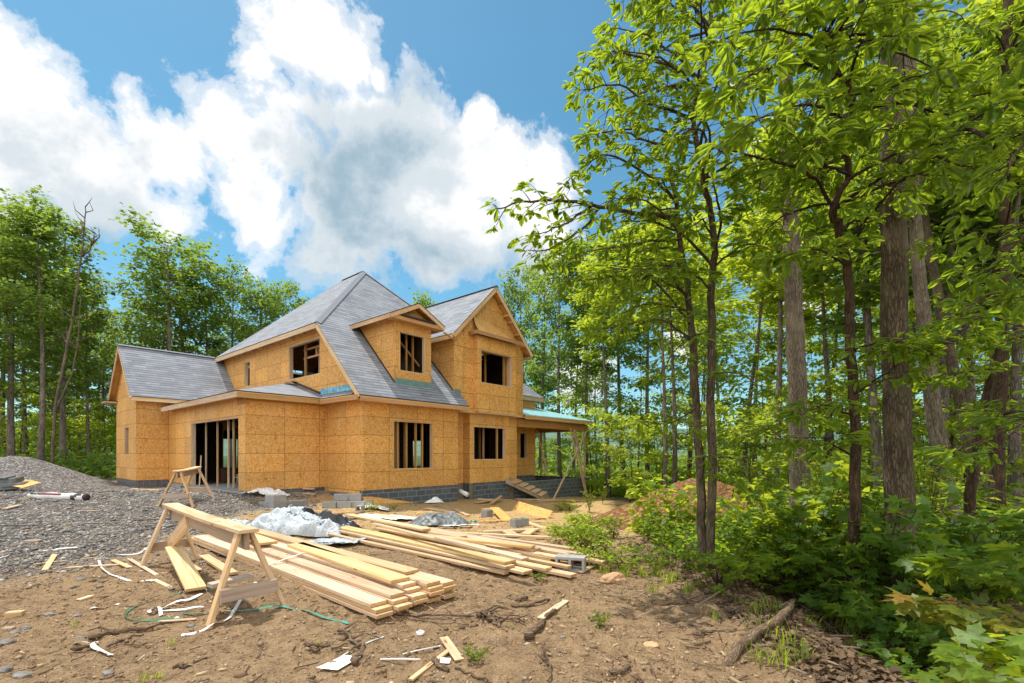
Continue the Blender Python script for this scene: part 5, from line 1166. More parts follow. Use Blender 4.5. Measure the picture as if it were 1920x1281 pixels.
_o = [(x, y) for x, y in _h] + [(-x, y) for x, y in _h[-2:0:-1]]
T_MAPLE = (np.array([(0, .3, .03)] + [(x, y, -.10 * (x * x + y * y) + .05 * abs(x)) for x, y in _o], float), np.array([(0, i + 1, (i + 1) % len(_o) + 1) for i in range(len(_o))]))
class Leaves:
    def __init__(s, tmpl): s.t = tmpl; s.P = []; s.D = []; s.N = []; s.S = []; s.Rn = []
    def add(s, P, D, N, S, Rn=None):
        s.P.append(np.asarray(P, float)); s.D.append(np.asarray(D, float)); s.N.append(np.asarray(N, float)); s.S.append(np.asarray(S, float))
        s.Rn.append(npr.uniform(0, 1, len(P)) if Rn is None else Rn)
    def mesh(s, name, mat):
        P = np.concatenate(s.P); D = _norm(np.concatenate(s.D)); N = np.concatenate(s.N); S = np.concatenate(s.S); rn = np.concatenate(s.Rn)
        side = _norm(np.cross(D, N)); nn = np.cross(side, D); T, F = s.t
        V = P[:, None] + S[:, None, None] * (T[None, :, 0:1] * side[:, None] + T[None, :, 1:2] * D[:, None] + T[None, :, 2:3] * nn[:, None])
        Fx = (F[None] + (np.arange(len(P)) * len(T))[:, None, None]).reshape(-1, 3)
        return mesh_np(name, V.reshape(-1, 3), Fx, mat, attr=np.repeat(rn, len(F)))
def to_mesh(mb, name, mat, smooth=True):
    o = mb.build(name, mat, None, smooth=smooth); me = o.data; bpy.data.objects.remove(o); return me

def skeleton(seed, H, r0, cb, spread, nl, per, leaf, mat, bark, lean=(0, 0), wob=.25, nsub=5, sig=(.34, .2), flat=.0, tmpl=T_FAR, name='crown', sides=8, trunk_pts=None, top=1.0, elev=(10, 55), rmin=.012):
    rs = np.random.RandomState(seed); mb = MB(); lv = Leaves(tmpl)
    if trunk_pts is None:
        n = 10; pts = []
        ph = rs.uniform(0, 6.28, 4)
        for i in range(n):
            t = i / (n - 1); pts.append(Vector((lean[0] * t * H + wob * t * math.sin(3 * t + ph[0]), lean[1] * t * H + wob * t * math.sin(2.6 * t + ph[1]), H * t * top)))
    else: pts = [Vector(p) for p in trunk_pts]
    n = len(pts); rad = [max(rmin, r0 * (1 - .86 * (i / (n - 1)) ** .85) * (1.35 if i == 0 else 1)) for i in range(n)]
    if trunk_pts is None: pts[0].z = -.5
    mb.tube(pts, rad, sides)
    def tp(t):
        f = t * (n - 1); i = min(n - 2, int(f)); return pts[i].lerp(pts[i + 1], f - i)
    for i in range(nl):
        t = cb + (1 - cb) * ((i + .5) / nl) ** .9
        az = i * 2.39996 + rs.uniform(-.5, .5); q = (1 - t) / (1 - cb)
        L = spread * (.30 + .70 * math.sin(math.pi * min(1, q * .72 + .16))) * rs.uniform(.65, 1.2)
        el = R(elev[0] + (elev[1] - elev[0]) * (1 - q) + rs.uniform(-12, 12))
        d = Vector((math.cos(az) * math.cos(el), math.sin(az) * math.cos(el), math.sin(el)))
        b = tp(min(t, .985)); P = [b]
        for k in range(1, 5):
            d2 = d + Vector((rs.uniform(-.22, .22), rs.uniform(-.22, .22), rs.uniform(-.05, .28)))
            P.append(P[-1] + d2.normalized() * L / 4)
        rb = max(rmin, r0 * .34 * (1 - .7 * t) * (L / spread))
        mb.tube(P, [rb, rb * .75, rb * .5, rb * .33, rb * .15], 5, cap=False)
        for j in range(nsub):
            u = .30 + .70 * (j + rs.uniform(.2, .9)) / nsub; f = min(3.999, u * 4); k = int(f); c = P[k].lerp(P[k + 1], f - k)
            a2 = az + (1 if j % 2 else -1) * rs.uniform(.5, 1.25); l2 = L * rs.uniform(.22, .46)
            e2 = rs.uniform(-.1, .55); dd = Vector((math.cos(a2) * math.cos(e2), math.sin(a2) * math.cos(e2), math.sin(e2)))
            tip = c + dd * l2; mb.tube([c, c.lerp(tip, .5) + Vector((0, 0, .05 * l2)), tip], [rb * .35, rb * .22, rb * .08], 4, cap=False)
            m = max(3, int(per * rs.uniform(.6, 1.4)))
            s = rs.uniform(.25, 1.12, m)[:, None]
            C = np.array(c)[None] * (1 - s) + np.array(tip)[None] * s + rs.normal(0, 1, (m, 3)) * np.array([sig[0], sig[0], sig[1]]) * (.5 + .5 * l2)
            D = np.array(dd)[None] * .7 + rs.normal(0, .75, (m, 3)); D[:, 2] = D[:, 2] * .5 - .25
            N = np.array([0, 0, 1.0])[None] + rs.normal(0, .45, (m, 3))
            sh = rs.uniform(0, .45) + rs.uniform(0, .55, m)
            lv.add(C, D, N, leaf * np.exp(rs.normal(0, .22, m)), sh)
    return to_mesh(mb, 'trunk', M[bark]), lv.mesh(name, M[mat])

protos = {}
protos['oak'] = skeleton(1, 17, .24, .32, 3.4, 25, 37, .28, 'leaf_far', 'bark_far')
protos['oak2'] = skeleton(22, 16, .22, .36, 3.0, 25, 34, .27, 'leaf_far', 'bark_far', nsub=6)
protos['dark'] = skeleton(3, 16, .22, .30, 2.7, 26, 34, .25, 'leaf_dark', 'bark_far')
protos['dark2'] = skeleton(44, 15, .18, .26, 2.5, 26, 32, .24, 'leaf_dark', 'bark_far')
protos['slim'] = skeleton(5, 16, .17, .48, 2.2, 20, 38, .25, 'leaf_far', 'bark_far', lean=(.02, 0), nsub=5)
protos['slim2'] = skeleton(6, 15, .14, .58, 1.8, 16, 36, .24, 'leaf_bright', 'bark_far', lean=(-.015, .01))
protos['forked'] = skeleton(9, 17, .21, .40, 3.0, 13, 30, .26, 'leaf_far', 'bark_grey', elev=(35, 65), nsub=6)
protos['pole'] = skeleton(8, 14, .11, .66, 1.5, 12, 30, .22, 'leaf_bright', 'bark_far', lean=(.01, .02), wob=.4)
protos['under'] = skeleton(11, 5.0, .05, .16, 1.9, 16, 34, .16, 'leaf_bright', 'bark_dark', nsub=5, sig=(.30, .07), elev=(0, 30), rmin=.006)
protos['under2'] = skeleton(12, 3.4, .035, .12, 1.5, 13, 34, .14, 'leaf_bright', 'bark_dark', nsub=5, sig=(.28, .07), elev=(0, 35), rmin=.005)
protos['mid'] = skeleton(14, 5.0, .035, .28, 1.3, 18, 26, .125, 'leaf_bright', 'bark_dark', nsub=5, sig=(.26, .06), elev=(5, 35), rmin=.006)
protos['mid2'] = skeleton(15, 5.4, .035, .40, 1.15, 15, 26, .12, 'leaf_far', 'bark_dark', nsub=5, sig=(.24, .07), elev=(5, 40), rmin=.006)
_used = set()
def plant(proto, P, H0, label, cat, group, name, scale=1.0, rz=None, tilt=(0, 0), sxy=None):
    tr, cr = protos[proto]
    t = tag(empty(name, P, rng.uniform(0, 6.28) if rz is None else rz), label, cat, group)
    s = scale; t.scale = (sxy or s, sxy or s, s); t.rotation_euler = (tilt[0], tilt[1], t.rotation_euler.z)
    link('trunk' if name.endswith('tree') else 'stem', tr, t); link('crown' if name.endswith('tree') else 'foliage', cr, t); return t
PH = {}
for k_, (tr_, cr_) in protos.items():
    zz = np.zeros(len(cr_.vertices) * 3, dtype=np.float32); cr_.vertices.foreach_get('co', zz); PH[k_] = float(np.percentile(zz[2::3], 99.3))
def by_px(proto, px, Y, topy, label, cat, group, name='forest_tree', sxy=None, rz=None, tilt=(0, 0)):
    X = (px - 960) / FPX * Y; z0 = gz(X, Y); H = EYE + (HORIZ - topy) / FPX * Y - z0
    s = H / PH[proto]
    return plant(proto, (X, Y, z0), H, label, cat, group, name, s, rz, tilt, sxy=(sxy * s if sxy else None))
# ---- woods at the left
LW_ = [('dark', -95, 24, 340, 1.1), ('oak', 22, 25.5, 362, 1.05), ('slim', 74, 24.5, 385, 1.15), ('dark', 118, 27, 400, .95), ('slim', 168, 29, 520, 1.0), ('dark2', 196, 33, 575, 1.1), ('dark2', 222, 38, 630, 1.2),
       ('dark2', -50, 30, 400, 1.2), ('dark', 48, 31, 450, 1.0), ('dark2', 100, 34, 500, 1.1), ('dark', 150, 36, 520, 1.0), ('dark2', 5, 36, 440, 1.2), ('dark2', 182, 42, 600, 1.4), ('dark2', 245, 44, 660, 1.3), ('dark', -20, 42, 480, 1.2), ('dark2', 80, 44, 560, 1.3), ('dark2', 130, 47, 590, 1.3)]
LW_.sort(key=lambda q: q[1]); 
for i, (pr, px, Y, ty, sx) in enumerate(LW_):
    by_px(pr, px, Y, ty, '%s tree from the left in the dark woods behind the gravel heap' % nth(i), 'tree', 'trees of the left woods', sxy=sx)
# leaning bare trunk
def bare_tree(stems, r, label, bark='bark_grey', twigs=10, name='dead_tree'):
    base = stems[0][0]; t = tag(empty(name, base, 0), label, 'tree')
    for si, pts in enumerate(stems):
        mb = MB(); Q = []
        for a, b in zip(pts[:-1], pts[1:]):
            for k in range(4): Q.append(a.lerp(b, k / 4) + Vector((rng.uniform(-.04, .04), 0, 0)))
        Q.append(pts[-1]); n = len(Q); rr = r * (1 if si == 0 else .55)
        mb.tube([q - base for q in Q], [rr * (1 - .85 * i / (n - 1)) + .01 for i in range(n)], 8)
        for k in range(twigs):
            i = rng.randrange(int(n * .55), n); q = Q[i] - base; a = rng.uniform(-.6, 3.7); l = rng.uniform(.4, 1.3)
            mb.tube([q, q + Vector((math.cos(a) * l * .5, rng.uniform(-.2, .2), l * .3)), q + Vector((math.cos(a) * l * .8, rng.uniform(-.3, .3), l * .75))], [.025, .018, .006], 4)
        mb.build('trunk' if si == 0 else 'limb', M[bark], t, smooth=True)
    return t
bare_tree([[up(96, 890, 23), up(104, 760, 23), up(128, 640, 23), (up(150, 500, 23)), up(158, 430, 23), up(160, 388, 23)], [up(106, 765, 23), up(135, 700, 23), up(146, 640, 23), up(152, 560, 23)], [up(155, 480, 23), up(168, 470, 23), up(179, 438, 23)]], .062, 'leaning dead grey tree with bare forked top at the edge of the left woods')
# ---- trees behind the house
BH = [('oak', 268, 33, 545, 1.1), ('forked', 315, 31, 425, 1.42), ('oak2', 345, 33.5, 462, 1.2), ('oak2', 392, 34, 500, 1.0), ('oak', 432, 36, 500, .9), ('oak2', 486, 38, 520, .9), ('oak2', 540, 41, 528, .95), ('dark2', 300, 42, 600, 1.3), ('dark2', 450, 46, 590, 1.3), ('oak', 772, 47, 557, .95), ('oak2', 806, 46, 556, .95)]
BL = ['pale green tree nearest the left wing behind its roof', 'tallest spreading tree rising behind the left wing roof', 'second tall tree behind the left wing, just right of the tallest', 'third tall tree behind the left wing', 'rounded tree behind the joint of the two roofs', 'tree left of the small bright tree behind the main roof', 'small bright tree just above the main roof slope', 'dark tree deep behind the left wing ridge', 'dark tree deep behind the main roof eave', 'left of two treetops between the main peak and the gable', 'right of two treetops between the main peak and the gable']
for (pr, px, Y, ty, sx), lab in zip(BH, BL): by_px(pr, px, Y, ty, lab, 'tree', 'trees behind the house', sxy=sx)
# ---- trees behind the porch and through the right woods
BP = [('oak2', 985, 38, 500, .8), ('forked', 1012, 35, 478, .85), ('oak', 1050, 33, 462, .85), ('slim', 1098, 31, 440, 1.0), ('slim2', 1140, 27, 470, 1.2), ('slim', 1172, 33, 450, 1.1), ('slim2', 1215, 29, 430, 1.2), ('pole', 1245, 21, 420, 1.3), ('pole', 1263, 23, 400, 1.3), ('slim2', 1290, 34, 440, 1.3), ('oak2', 1025, 50, 640, 1.1), ('oak2', 1120, 52, 650, 1.1), ('slim', 1075, 44, 560, 1.1)]
BP.sort(key=lambda q: q[1])
for i, (pr, px, Y, ty, sx) in enumerate(BP):
    by_px(pr, px, Y, ty, '%s tree from the left in the sunlit row behind the porch' % nth(i), 'tree', 'sunlit trees behind the porch', sxy=sx, tilt=(0, rng.uniform(-.03, .05)))
RF = [('pole', 1392, 21, 360), ('pole', 1416, 26, 380), ('slim2', 1448, 17, 250), ('pole', 1478, 30, 420), ('pole', 1540, 24, 380), ('slim2', 1562, 19, 300), ('pole', 1632, 27, 380), ('slim', 1655, 15, 150), ('pole', 1715, 20, 300), ('slim', 1768, 13.5, 60), ('pole', 1786, 17, 200), ('slim', 1822, 14.5, 120), ('pole', 1846, 12.5, 60), ('slim2', 1872, 17, 200), ('slim', 1902, 13, 60), ('slim2', 1940, 16, 160), ('slim', 2010, 14, 100), ('slim', 2080, 12, 0),
      ('slim2', 1350, 40, 480), ('pole', 1430, 42, 520), ('slim2', 1500, 38, 470), ('pole', 1600, 40, 520), ('slim2', 1690, 34, 420), ('slim2', 1750, 28, 330), ('slim', 1800, 32, 380), ('slim2', 1860, 27, 300), ('slim', 1920, 24, 260), ('slim2', 1320, 46, 540)]
RF.sort(key=lambda q: q[1])
for i, (pr, px, Y, ty) in enumerate(RF):
    by_px(pr, px, Y, ty, '%s tree from the left among the thin trunks of the right woods' % nth(i), 'tree', 'thin trees of the right woods', sxy=1.25, tilt=(rng.uniform(-.03, .03), rng.uniform(-.05, .05)))
# ---- understorey saplings
US = [(1135, 27), (1180, 22), (1120, 34), (1230, 26), (1290, 24), (1345, 20), (1400, 17), (1455, 24), (1520, 17), (1555, 27), (1610, 18), (1660, 23), (1725, 17), (1765, 22), (1800, 13.5), (1845, 18), (1890, 14), (1920, 19), (1480, 33), (1640, 33), (1370, 33), (1260, 36), (1040, 40), (1085, 37), (1720, 30), (1830, 28)]
US.sort()
for i, (px, Y) in enumerate(US):
    X = (px - 960) / FPX * Y; plant('under' if i % 2 else 'under2', (X, Y, gz(X, Y) - .05), 4, '%s bright green sapling from the left under the trees of the right woods' % nth(i), 'sapling', 'saplings of the right woods', 'sapling_tree', rng.uniform(.75, 1.15))
MT = [(1010, 42, 1.7), (1110, 30, 1.6), (1195, 28, 1.7), (1240, 33, 2.1), (1320, 28, 1.9), (1405, 32, 2.2), (1440, 20, 1.5), (1515, 21, 1.5), (1585, 23, 1.6), (1625, 30, 1.9), (1700, 26, 1.9), (1775, 17, 1.6), (1815, 24, 2.0), (1885, 20, 1.9)]
for i, (px, Y, sc) in enumerate(MT):
    X = (px - 960) / FPX * Y; plant('mid' if i % 2 else 'mid2', (X, Y, gz(X, Y) - .05), 4, '%s slender half grown tree from the left in the middle height of the right woods' % nth(i), 'tree', 'half grown trees of the right woods', 'young_tree', sc * rng.uniform(.85, 1.1))
LU = [(-30, 27), (40, 28), (130, 29), (165, 31), (190, 30), (212, 34), (95, 33), (225, 40)]
for i, (px, Y) in enumerate(LU):
    X = (px - 960) / FPX * Y; plant('under' if i % 2 else 'under2', (X, Y, gz(X, Y) - .05), 4, '%s leafy sapling from the left between the gravel heap and the garage wing' % nth(sorted(q[0] for q in LU).index(px)), 'sapling', 'saplings of the left woods', 'sapling_tree', rng.uniform(.7, 1.0))

# ---- close trees on the right, built branch by branch
def poly(pts, k=4, wob=.0):
    Q = []
    for i in range(len(pts) - 1):
        p0, p1, p2, p3 = pts[max(i - 1, 0)], pts[i], pts[i + 1], pts[min(i + 2, len(pts) - 1)]
        for j in range(k):
            t = j / k
            q = .5 * ((2 * p1) + (p2 - p0) * t + (2 * p0 - 5 * p1 + 4 * p2 - p3) * t * t + (3 * p1 - p0 - 3 * p2 + p3) * t ** 3)
            Q.append(q + Vector((rng.uniform(-wob, wob), rng.uniform(-wob, wob), rng.uniform(-wob, wob))))
    Q.append(pts[-1]); return Q
def spray(mb, lv, Q, r0, size, step=.15, tl=(.25, .6), t0=.15, per=6, droop=.30, rs=npr, thin=False):
    """leafy side twigs along a limb"""
    L = [0]
    for a, b in zip(Q[:-1], Q[1:]): L.append(L[-1] + (b - a).length)
    tot = L[-1]; s = t0 * tot; side = 1; n = len(Q)
    while s < tot:
        i = max(k for k in range(n - 1) if L[k] <= s); f = (s - L[i]) / max(1e-6, L[i + 1] - L[i]); c = Q[i].lerp(Q[i + 1], f)
        d = (Q[i + 1] - Q[i]).normalized(); h = d.cross(Vector((0, 0, 1)))
        if h.length < .3: h = Vector((rs.uniform(-1, 1), rs.uniform(-1, 1), 0))
        h.normalize(); ang = R(rs.uniform(35, 75)); dd = (d * math.cos(ang) + h * side * math.sin(ang) + Vector((0, 0, rs.uniform(-.25, .3)))).normalized()
        l = rs.uniform(*tl) * (1 - .45 * s / tot); tip = c + dd * l + Vector((0, 0, -.10 * l))
        mb.tube([c, c.lerp(tip, .5) + Vector((0, 0, .04 * l)), tip], [r0 * .38, r0 * .28, r0 * .12], 4, cap=False)
        whorl(lv, tip, dd, size, per, droop, rs)
        if l > .32: whorl(lv, c.lerp(tip, .55), dd, size * .9, max(2, per // 2), droop, rs)
        side = -side; s += step * rs.uniform(.7, 1.4)
    whorl(lv, Q[-1], (Q[-1] - Q[-2]).normalized(), size, per + 1, droop, rs)
def whorl(lv, c, dd, size, per, droop, rs):
    m = per; a = rs.uniform(0, 6.28) + np.arange(m) * 6.283 / m + rs.normal(0, .35, m)
    D = np.stack([np.cos(a), np.sin(a), np.zeros(m)], 1) * .85 + np.array(dd)[None] * .75; D[:, 2] = D[:, 2] * .5 - droop + rs.normal(0, .22, m)
    N = np.array([0, 0, 1.0])[None] + rs.normal(0, .38, (m, 3))
    lv.add(np.array(c)[None] + rs.normal(0, .018, (m, 3)), D, N, size * np.clip(np.exp(rs.normal(-.05, .32, m)), .5, 1.4), np.clip(rs.uniform(.0, .35) + rs.uniform(0, .65, m), 0, 1))
def near_tree(label, stems, radii, limbs, size, bark, leafmat='leaf_near', auto=(), name='broadleaf_tree', tmpl=T_BROAD, step=.15, tl=(.25, .6), per=6, seed=1, bsides=10, cat='tree', droop=.3, wob=.02, group=None):
    rs = np.random.RandomState(seed); base = stems[0][0].copy(); base.z = gz(base.x, base.y); t = tag(empty(name, base, 0), label, cat, group)
    lv = Leaves(tmpl); off = Vector(base); tm = MB(); bm_ = MB()
    SQ = []
    for st, (ra, rb) in zip(stems, radii):
        Q = poly([Vector(p) - off for p in st], 5, wob); n = len(Q); SQ.append(Q)
        tm.tube(Q, [(ra + (rb - ra) * i / (n - 1)) * (1 + (.28 * max(0, 1 - i / 3.0) if st is stems[0] else 0)) * rs.uniform(.96, 1.04) for i in range(n)], bsides)
    allL = []
    for lb in limbs:
        r = lb[0] if not isinstance(lb[0], Vector) else .02
        pts = [p - off for p in (lb[1:] if not isinstance(lb[0], Vector) else lb)]
        allL.append((r, poly(pts, 5, .015)))
    for (si, z0, z1, cnt, ll, azc, azs, el) in auto:
        Q = SQ[si]
        for k in range(cnt):
            z = z0 + (z1 - z0) * (k + rs.uniform(0, 1)) / cnt - off.z
            i = min(range(len(Q)), key=lambda j: abs(Q[j].z - z)); c = Q[i]; az = R(azc + rs.uniform(-azs, azs)); e = R(el + rs.uniform(-15, 18)); l = ll * rs.uniform(.6, 1.25)
            d = Vector((math.cos(az) * math.cos(e), math.sin(az) * math.cos(e), math.sin(e)))
            allL.append((.011 + .006 * l, poly([c, c + d * l * .35 + Vector((0, 0, .06 * l)), c + d * l * .7 + Vector((rs.uniform(-.15, .15), rs.uniform(-.15, .15), .02 * l)), c + d * l + Vector((rs.uniform(-.25, .25), rs.uniform(-.25, .25), -.14 * l))], 4, .012)))
    for r, Q in allL:
        n = len(Q); bm_.tube(Q, [max(.004, r * (1 - .8 * i / (n - 1))) for i in range(n)], 6, cap=False)
        spray(bm_, lv, Q, max(.010, r * .6), size, step, tl, per=per, droop=droop, rs=rs)
    tm.build('trunk', M[bark], t, smooth=True)
    if bm_.v: bm_.build('branches', M[bark], t, smooth=True)
    if lv.P: link('crown', lv.mesh('crown', M[leafmat]), t)
    return t
u = up
# twin stemmed tree whose boughs reach over the house
near_tree('twin stemmed dark tree with thin trunks whose leafy boughs reach left towards the house roof',
  [[u(1322, 1078, 6.6), u(1312, 900, 6.6), u(1302, 700, 6.6), u(1291, 560, 6.6), u(1272, 410, 6.6), u(1258, 330, 6.6)], [u(1334, 1078, 6.55), u(1333, 800, 6.5), u(1333, 560, 6.5), u(1338, 430, 6.5), u(1322, 340, 6.4), u(1300, 220, 6.3), u(1330, 90, 6.2), u(1340, -60, 6.1)]], [(.066, .026), (.062, .02)],
  [(.034, u(1272, 410, 6.6), u(1200, 400, 6.5), u(1125, 388, 6.3), u(1050, 375, 6.1), u(985, 378, 6.0), u(930, 392, 5.9)), (.02, u(1125, 388, 6.3), u(1090, 430, 6.2), u(1030, 465, 6.1), u(990, 470, 6.0)), (.022, u(1110, 386, 6.3), u(1060, 420, 6.0), u(1010, 440, 5.8)),
   (.024, u(1262, 370, 6.6), u(1200, 320, 6.4), u(1130, 290, 6.2), u(1060, 345, 6.1)), (.024, u(1300, 220, 6.3), u(1230, 200, 6.1), u(1160, 160, 6.0), u(1085, 170, 5.9)), (.022, u(1300, 240, 6.3), u(1240, 270, 6.0), u(1170, 250, 5.8), u(1130, 285, 5.7)),
   (.02, u(1312, 150, 6.25), u(1250, 90, 6.1), u(1190, 60, 6.0), u(1130, 55, 5.9)), (.02, u(1330, 60, 6.2), u(1280, 20, 6.0), u(1220, -10, 5.9)), (.02, u(1318, 180, 6.2), u(1270, 130, 5.9), u(1215, 100, 5.6), u(1140, 100, 5.5)), (.02, u(1305, 250, 6.3), u(1340, 180, 6.0), u(1400, 120, 5.7)),
   (.02, u(1290, 550, 6.6), u(1220, 520, 6.4), u(1140, 520, 6.1), u(1060, 530, 5.9)), (.018, u(1275, 450, 6.6), u(1200, 455, 6.3), u(1120, 470, 6.0), u(1050, 490, 5.8)), (.016, u(1300, 640, 6.6), u(1240, 600, 6.3), u(1170, 610, 6.0), u(1110, 620, 5.9)), (.016, u(1333, 540, 6.5), u(1270, 500, 6.1), u(1190, 530, 5.8), u(1150, 570, 5.7)),
   (.016, u(1330, 620, 6.5), u(1280, 640, 6.2), u(1240, 700, 5.9)), (.014, u(1312, 760, 6.6), u(1260, 790, 6.4), u(1200, 790, 6.2)), (.016, u(1335, 500, 6.5), u(1400, 460, 6.1), u(1450, 470, 5.7)), (.016, u(1333, 700, 6.5), u(1390, 700, 6.0), u(1430, 730, 5.6)), (.014, u(1333, 860, 6.5), u(1380, 860, 6.0), u(1410, 890, 5.6), u(1440, 900, 5.4)), (.02, u(1322, 340, 6.4), u(1380, 300, 6.1), u(1450, 290, 5.8))],
  .128, 'bark_brown', auto=[(1, 4.0, 8.2, 20, 1.6, 190, 80, 12), (0, 3.2, 5.0, 8, 1.4, 190, 60, 6)], seed=4, step=.092, droop=.2)
# slender dark tree with large leaves, nearest
near_tree('slender reddish stem forking into thin boughs with large bright leaves at upper right',
  [[u(1597, 1085, 5.7), u(1602, 900, 5.6), u(1600, 700, 5.5), u(1588, 520, 5.4), u(1572, 430, 5.3), u(1562, 388, 5.2), u(1590, 330, 5.1), u(1583, 260, 5.0), u(1597, 185, 4.9), u(1572, 130, 4.8), u(1545, 75, 4.7)]], [(.062, .012)],
  [(.022, u(1562, 388, 5.2), u(1530, 335, 5.0), u(1470, 305, 4.8), u(1400, 290, 4.6), u(1330, 280, 4.5)), (.024, u(1565, 392, 5.2), u(1640, 340, 4.9), u(1720, 290, 4.6), u(1800, 240, 4.2), u(1880, 190, 3.9)), (.016, u(1590, 200, 4.9), u(1640, 175, 4.5), u(1700, 150, 4.1), u(1760, 130, 3.8)), (.016, u(1590, 330, 5.1), u(1540, 300, 4.8), u(1480, 250, 4.4)),
   (.016, u(1575, 140, 4.8), u(1500, 120, 4.4), u(1430, 130, 4.1), u(1380, 170, 3.9)), (.016, u(1590, 230, 4.9), u(1530, 200, 4.4), u(1450, 210, 4.0), u(1400, 235, 3.8)), (.016, u(1560, 110, 4.8), u(1520, 40, 4.4), u(1450, 0, 4.1)), (.016, u(1550, 85, 4.7), u(1600, 20, 4.3), u(1660, -20, 4.0)), (.014, u(1585, 270, 5.0), u(1640, 250, 4.6), u(1700, 230, 4.2)),
   (.014, u(1560, 115, 4.75), u(1620, 80, 4.2), u(1690, 60, 3.8)), (.014, u(1590, 215, 4.9), u(1560, 240, 4.4), u(1520, 280, 4.0)), (.014, u(1545, 80, 4.7), u(1480, 60, 4.3), u(1400, 60, 4.1), u(1330, 80, 4.0)), (.014, u(1588, 500, 5.4), u(1530, 470, 5.0), u(1470, 480, 4.7)), (.014, u(1600, 660, 5.5), u(1650, 640, 5.0), u(1700, 650, 4.7)), (.012, u(1602, 860, 5.6), u(1540, 820, 5.2), u(1480, 830, 4.9), u(1440, 800, 4.8)), (.012, u(1600, 780, 5.6), u(1550, 760, 5.1), u(1500, 780, 4.8)),
   (.012, u(1600, 740, 5.5), u(1660, 700, 4.9), u(1720, 630, 4.6)), (.018, u(1720, 290, 4.6), u(1770, 300, 4.2), u(1830, 320, 3.9)), (.018, u(1800, 240, 4.2), u(1860, 260, 3.8), u(1920, 250, 3.6))],
  .142, 'bark_dark', auto=[(0, 3.9, 6.4, 20, 1.4, 230, 170, 10)], seed=7, step=.09, tl=(.2, .5), per=6, droop=.22)
# right edge tree with layered bright leaves
near_tree('crooked dark stem at the right edge with layered bright leaves in front',
  [[u(1808, 1040, 7.0), u(1822, 900, 6.9), u(1835, 800, 6.8), u(1862, 690, 6.6), u(1880, 600, 6.4), u(1885, 540, 6.2)]], [(.075, .03)],
  [(.02, u(1883, 570, 6.3), u(1830, 600, 5.8), u(1770, 640, 5.3), u(1710, 650, 5.0), u(1640, 660, 4.8)), (.02, u(1885, 545, 6.2), u(1840, 560, 5.6), u(1790, 600, 5.1)), (.02, u(1885, 540, 6.2), u(1930, 500, 5.6), u(1960, 470, 5.2)), (.02, u(1885, 540, 6.2), u(1860, 480, 5.6), u(1840, 440, 5.2), u(1800, 430, 5.0)), (.016, u(1862, 690, 6.6), u(1800, 700, 6.0), u(1740, 720, 5.6)), (.016, u(1835, 800, 6.8), u(1900, 770, 5.6), u(1900, 800, 4.4)), (.016, u(1880, 600, 6.4), u(1930, 620, 5.6), u(1900, 640, 4.9)), (.016, u(1830, 830, 6.8), u(1780, 850, 6.2), u(1730, 870, 5.8))],
  .135, 'bark_dark', 'leaf_near', seed=9, step=.10, per=6, droop=.2)
# drooping boughs in from beyond the right edge
near_tree('leafy tree standing just past the right edge with boughs drooping into view',
  [[u(2120, 1500, 3.6), u(2110, 900, 3.6), u(2090, 300, 3.6), u(2080, -200, 3.6)]], [(.07, .03)],
  [(.02, u(2090, 300, 3.6), u(2000, 380, 3.5), u(1930, 430, 3.4), u(1850, 520, 3.4)), (.02, u(2085, 150, 3.6), u(1990, 180, 3.4), u(1920, 260, 3.3), u(1870, 350, 3.3)), (.02, u(2085, 50, 3.6), u(1990, 60, 3.4), u(1930, 100, 3.3)), (.016, u(2100, 700, 3.6), u(2000, 760, 3.3), u(1920, 800, 3.1), u(1860, 850, 3.0)), (.016, u(2095, 420, 3.6), u(1990, 470, 3.3), u(1930, 560, 3.2))],
  .115, 'bark_dark', 'leaf_near', seed=13, step=.09, per=6, droop=.2)
# the big trunks
near_tree('largest thick furrowed brown trunk standing at the edge of the woods at right', [[u(1693, 1125, 5.55), u(1688, 1000, 5.55), u(1682, 800, 5.55), u(1677, 600, 5.55), u(1674, 300, 5.55), u(1670, 0, 5.55), u(1668, -300, 5.55), u(1660, -1000, 5.55)]], [(.160, .085)], [], .2, 'bark_brown', bsides=20, wob=.008, name='big_tree',
  auto=[(0, 7.2, 12.0, 14, 2.6, 200, 170, 20)], leafmat='leaf_shade', seed=21, step=.2, per=6, tl=(.3, .8))
near_tree('second thick mottled grey trunk left of the largest trunk', [[u(1505, 985, 9.6), u(1498, 860, 9.6), u(1494, 700, 9.6), u(1486, 500, 9.6), u(1478, 300, 9.6), u(1470, 0, 9.6), u(1465, -300, 9.6)]], [(.205, .10)], [], .2, 'bark_grey', bsides=18, wob=.01, name='big_tree',
  auto=[(0, 5.6, 12, 18, 2.6, 180, 180, 15)], leafmat='leaf_shade', seed=23, step=.2, per=6, tl=(.3, .8))
near_tree('leaning pale grey trunk right of the largest trunk', [[u(1790, 1010, 9.4), u(1772, 900, 9.4), u(1752, 780, 9.4), u(1736, 640, 9.4), u(1722, 500, 9.4), u(1712, 350, 9.4), u(1705, 100, 9.4), u(1700, -200, 9.4)]], [(.15, .08)], [], .19, 'bark_grey', bsides=14, wob=.012, name='big_tree',
  auto=[(0, 6.0, 11, 14, 2.4, 180, 180, 12)], leafmat='leaf_shade', seed=27, step=.2, per=6, tl=(.3, .8))
near_tree('dark trunk at the far right behind the crooked stem', [[u(1868, 960, 10.5), u(1872, 800, 10.5), u(1880, 600, 10.5), u(1885, 300, 10.5), u(1890, 0, 10.5), u(1890, -200, 10.5)]], [(.13, .08)], [], .2, 'bark_dark', bsides=12, name='big_tree', auto=[(0, 4.0, 12, 20, 2.4, 180, 180, 10)], leafmat='leaf_shade', seed=29, step=.2, per=6, tl=(.3, .8))
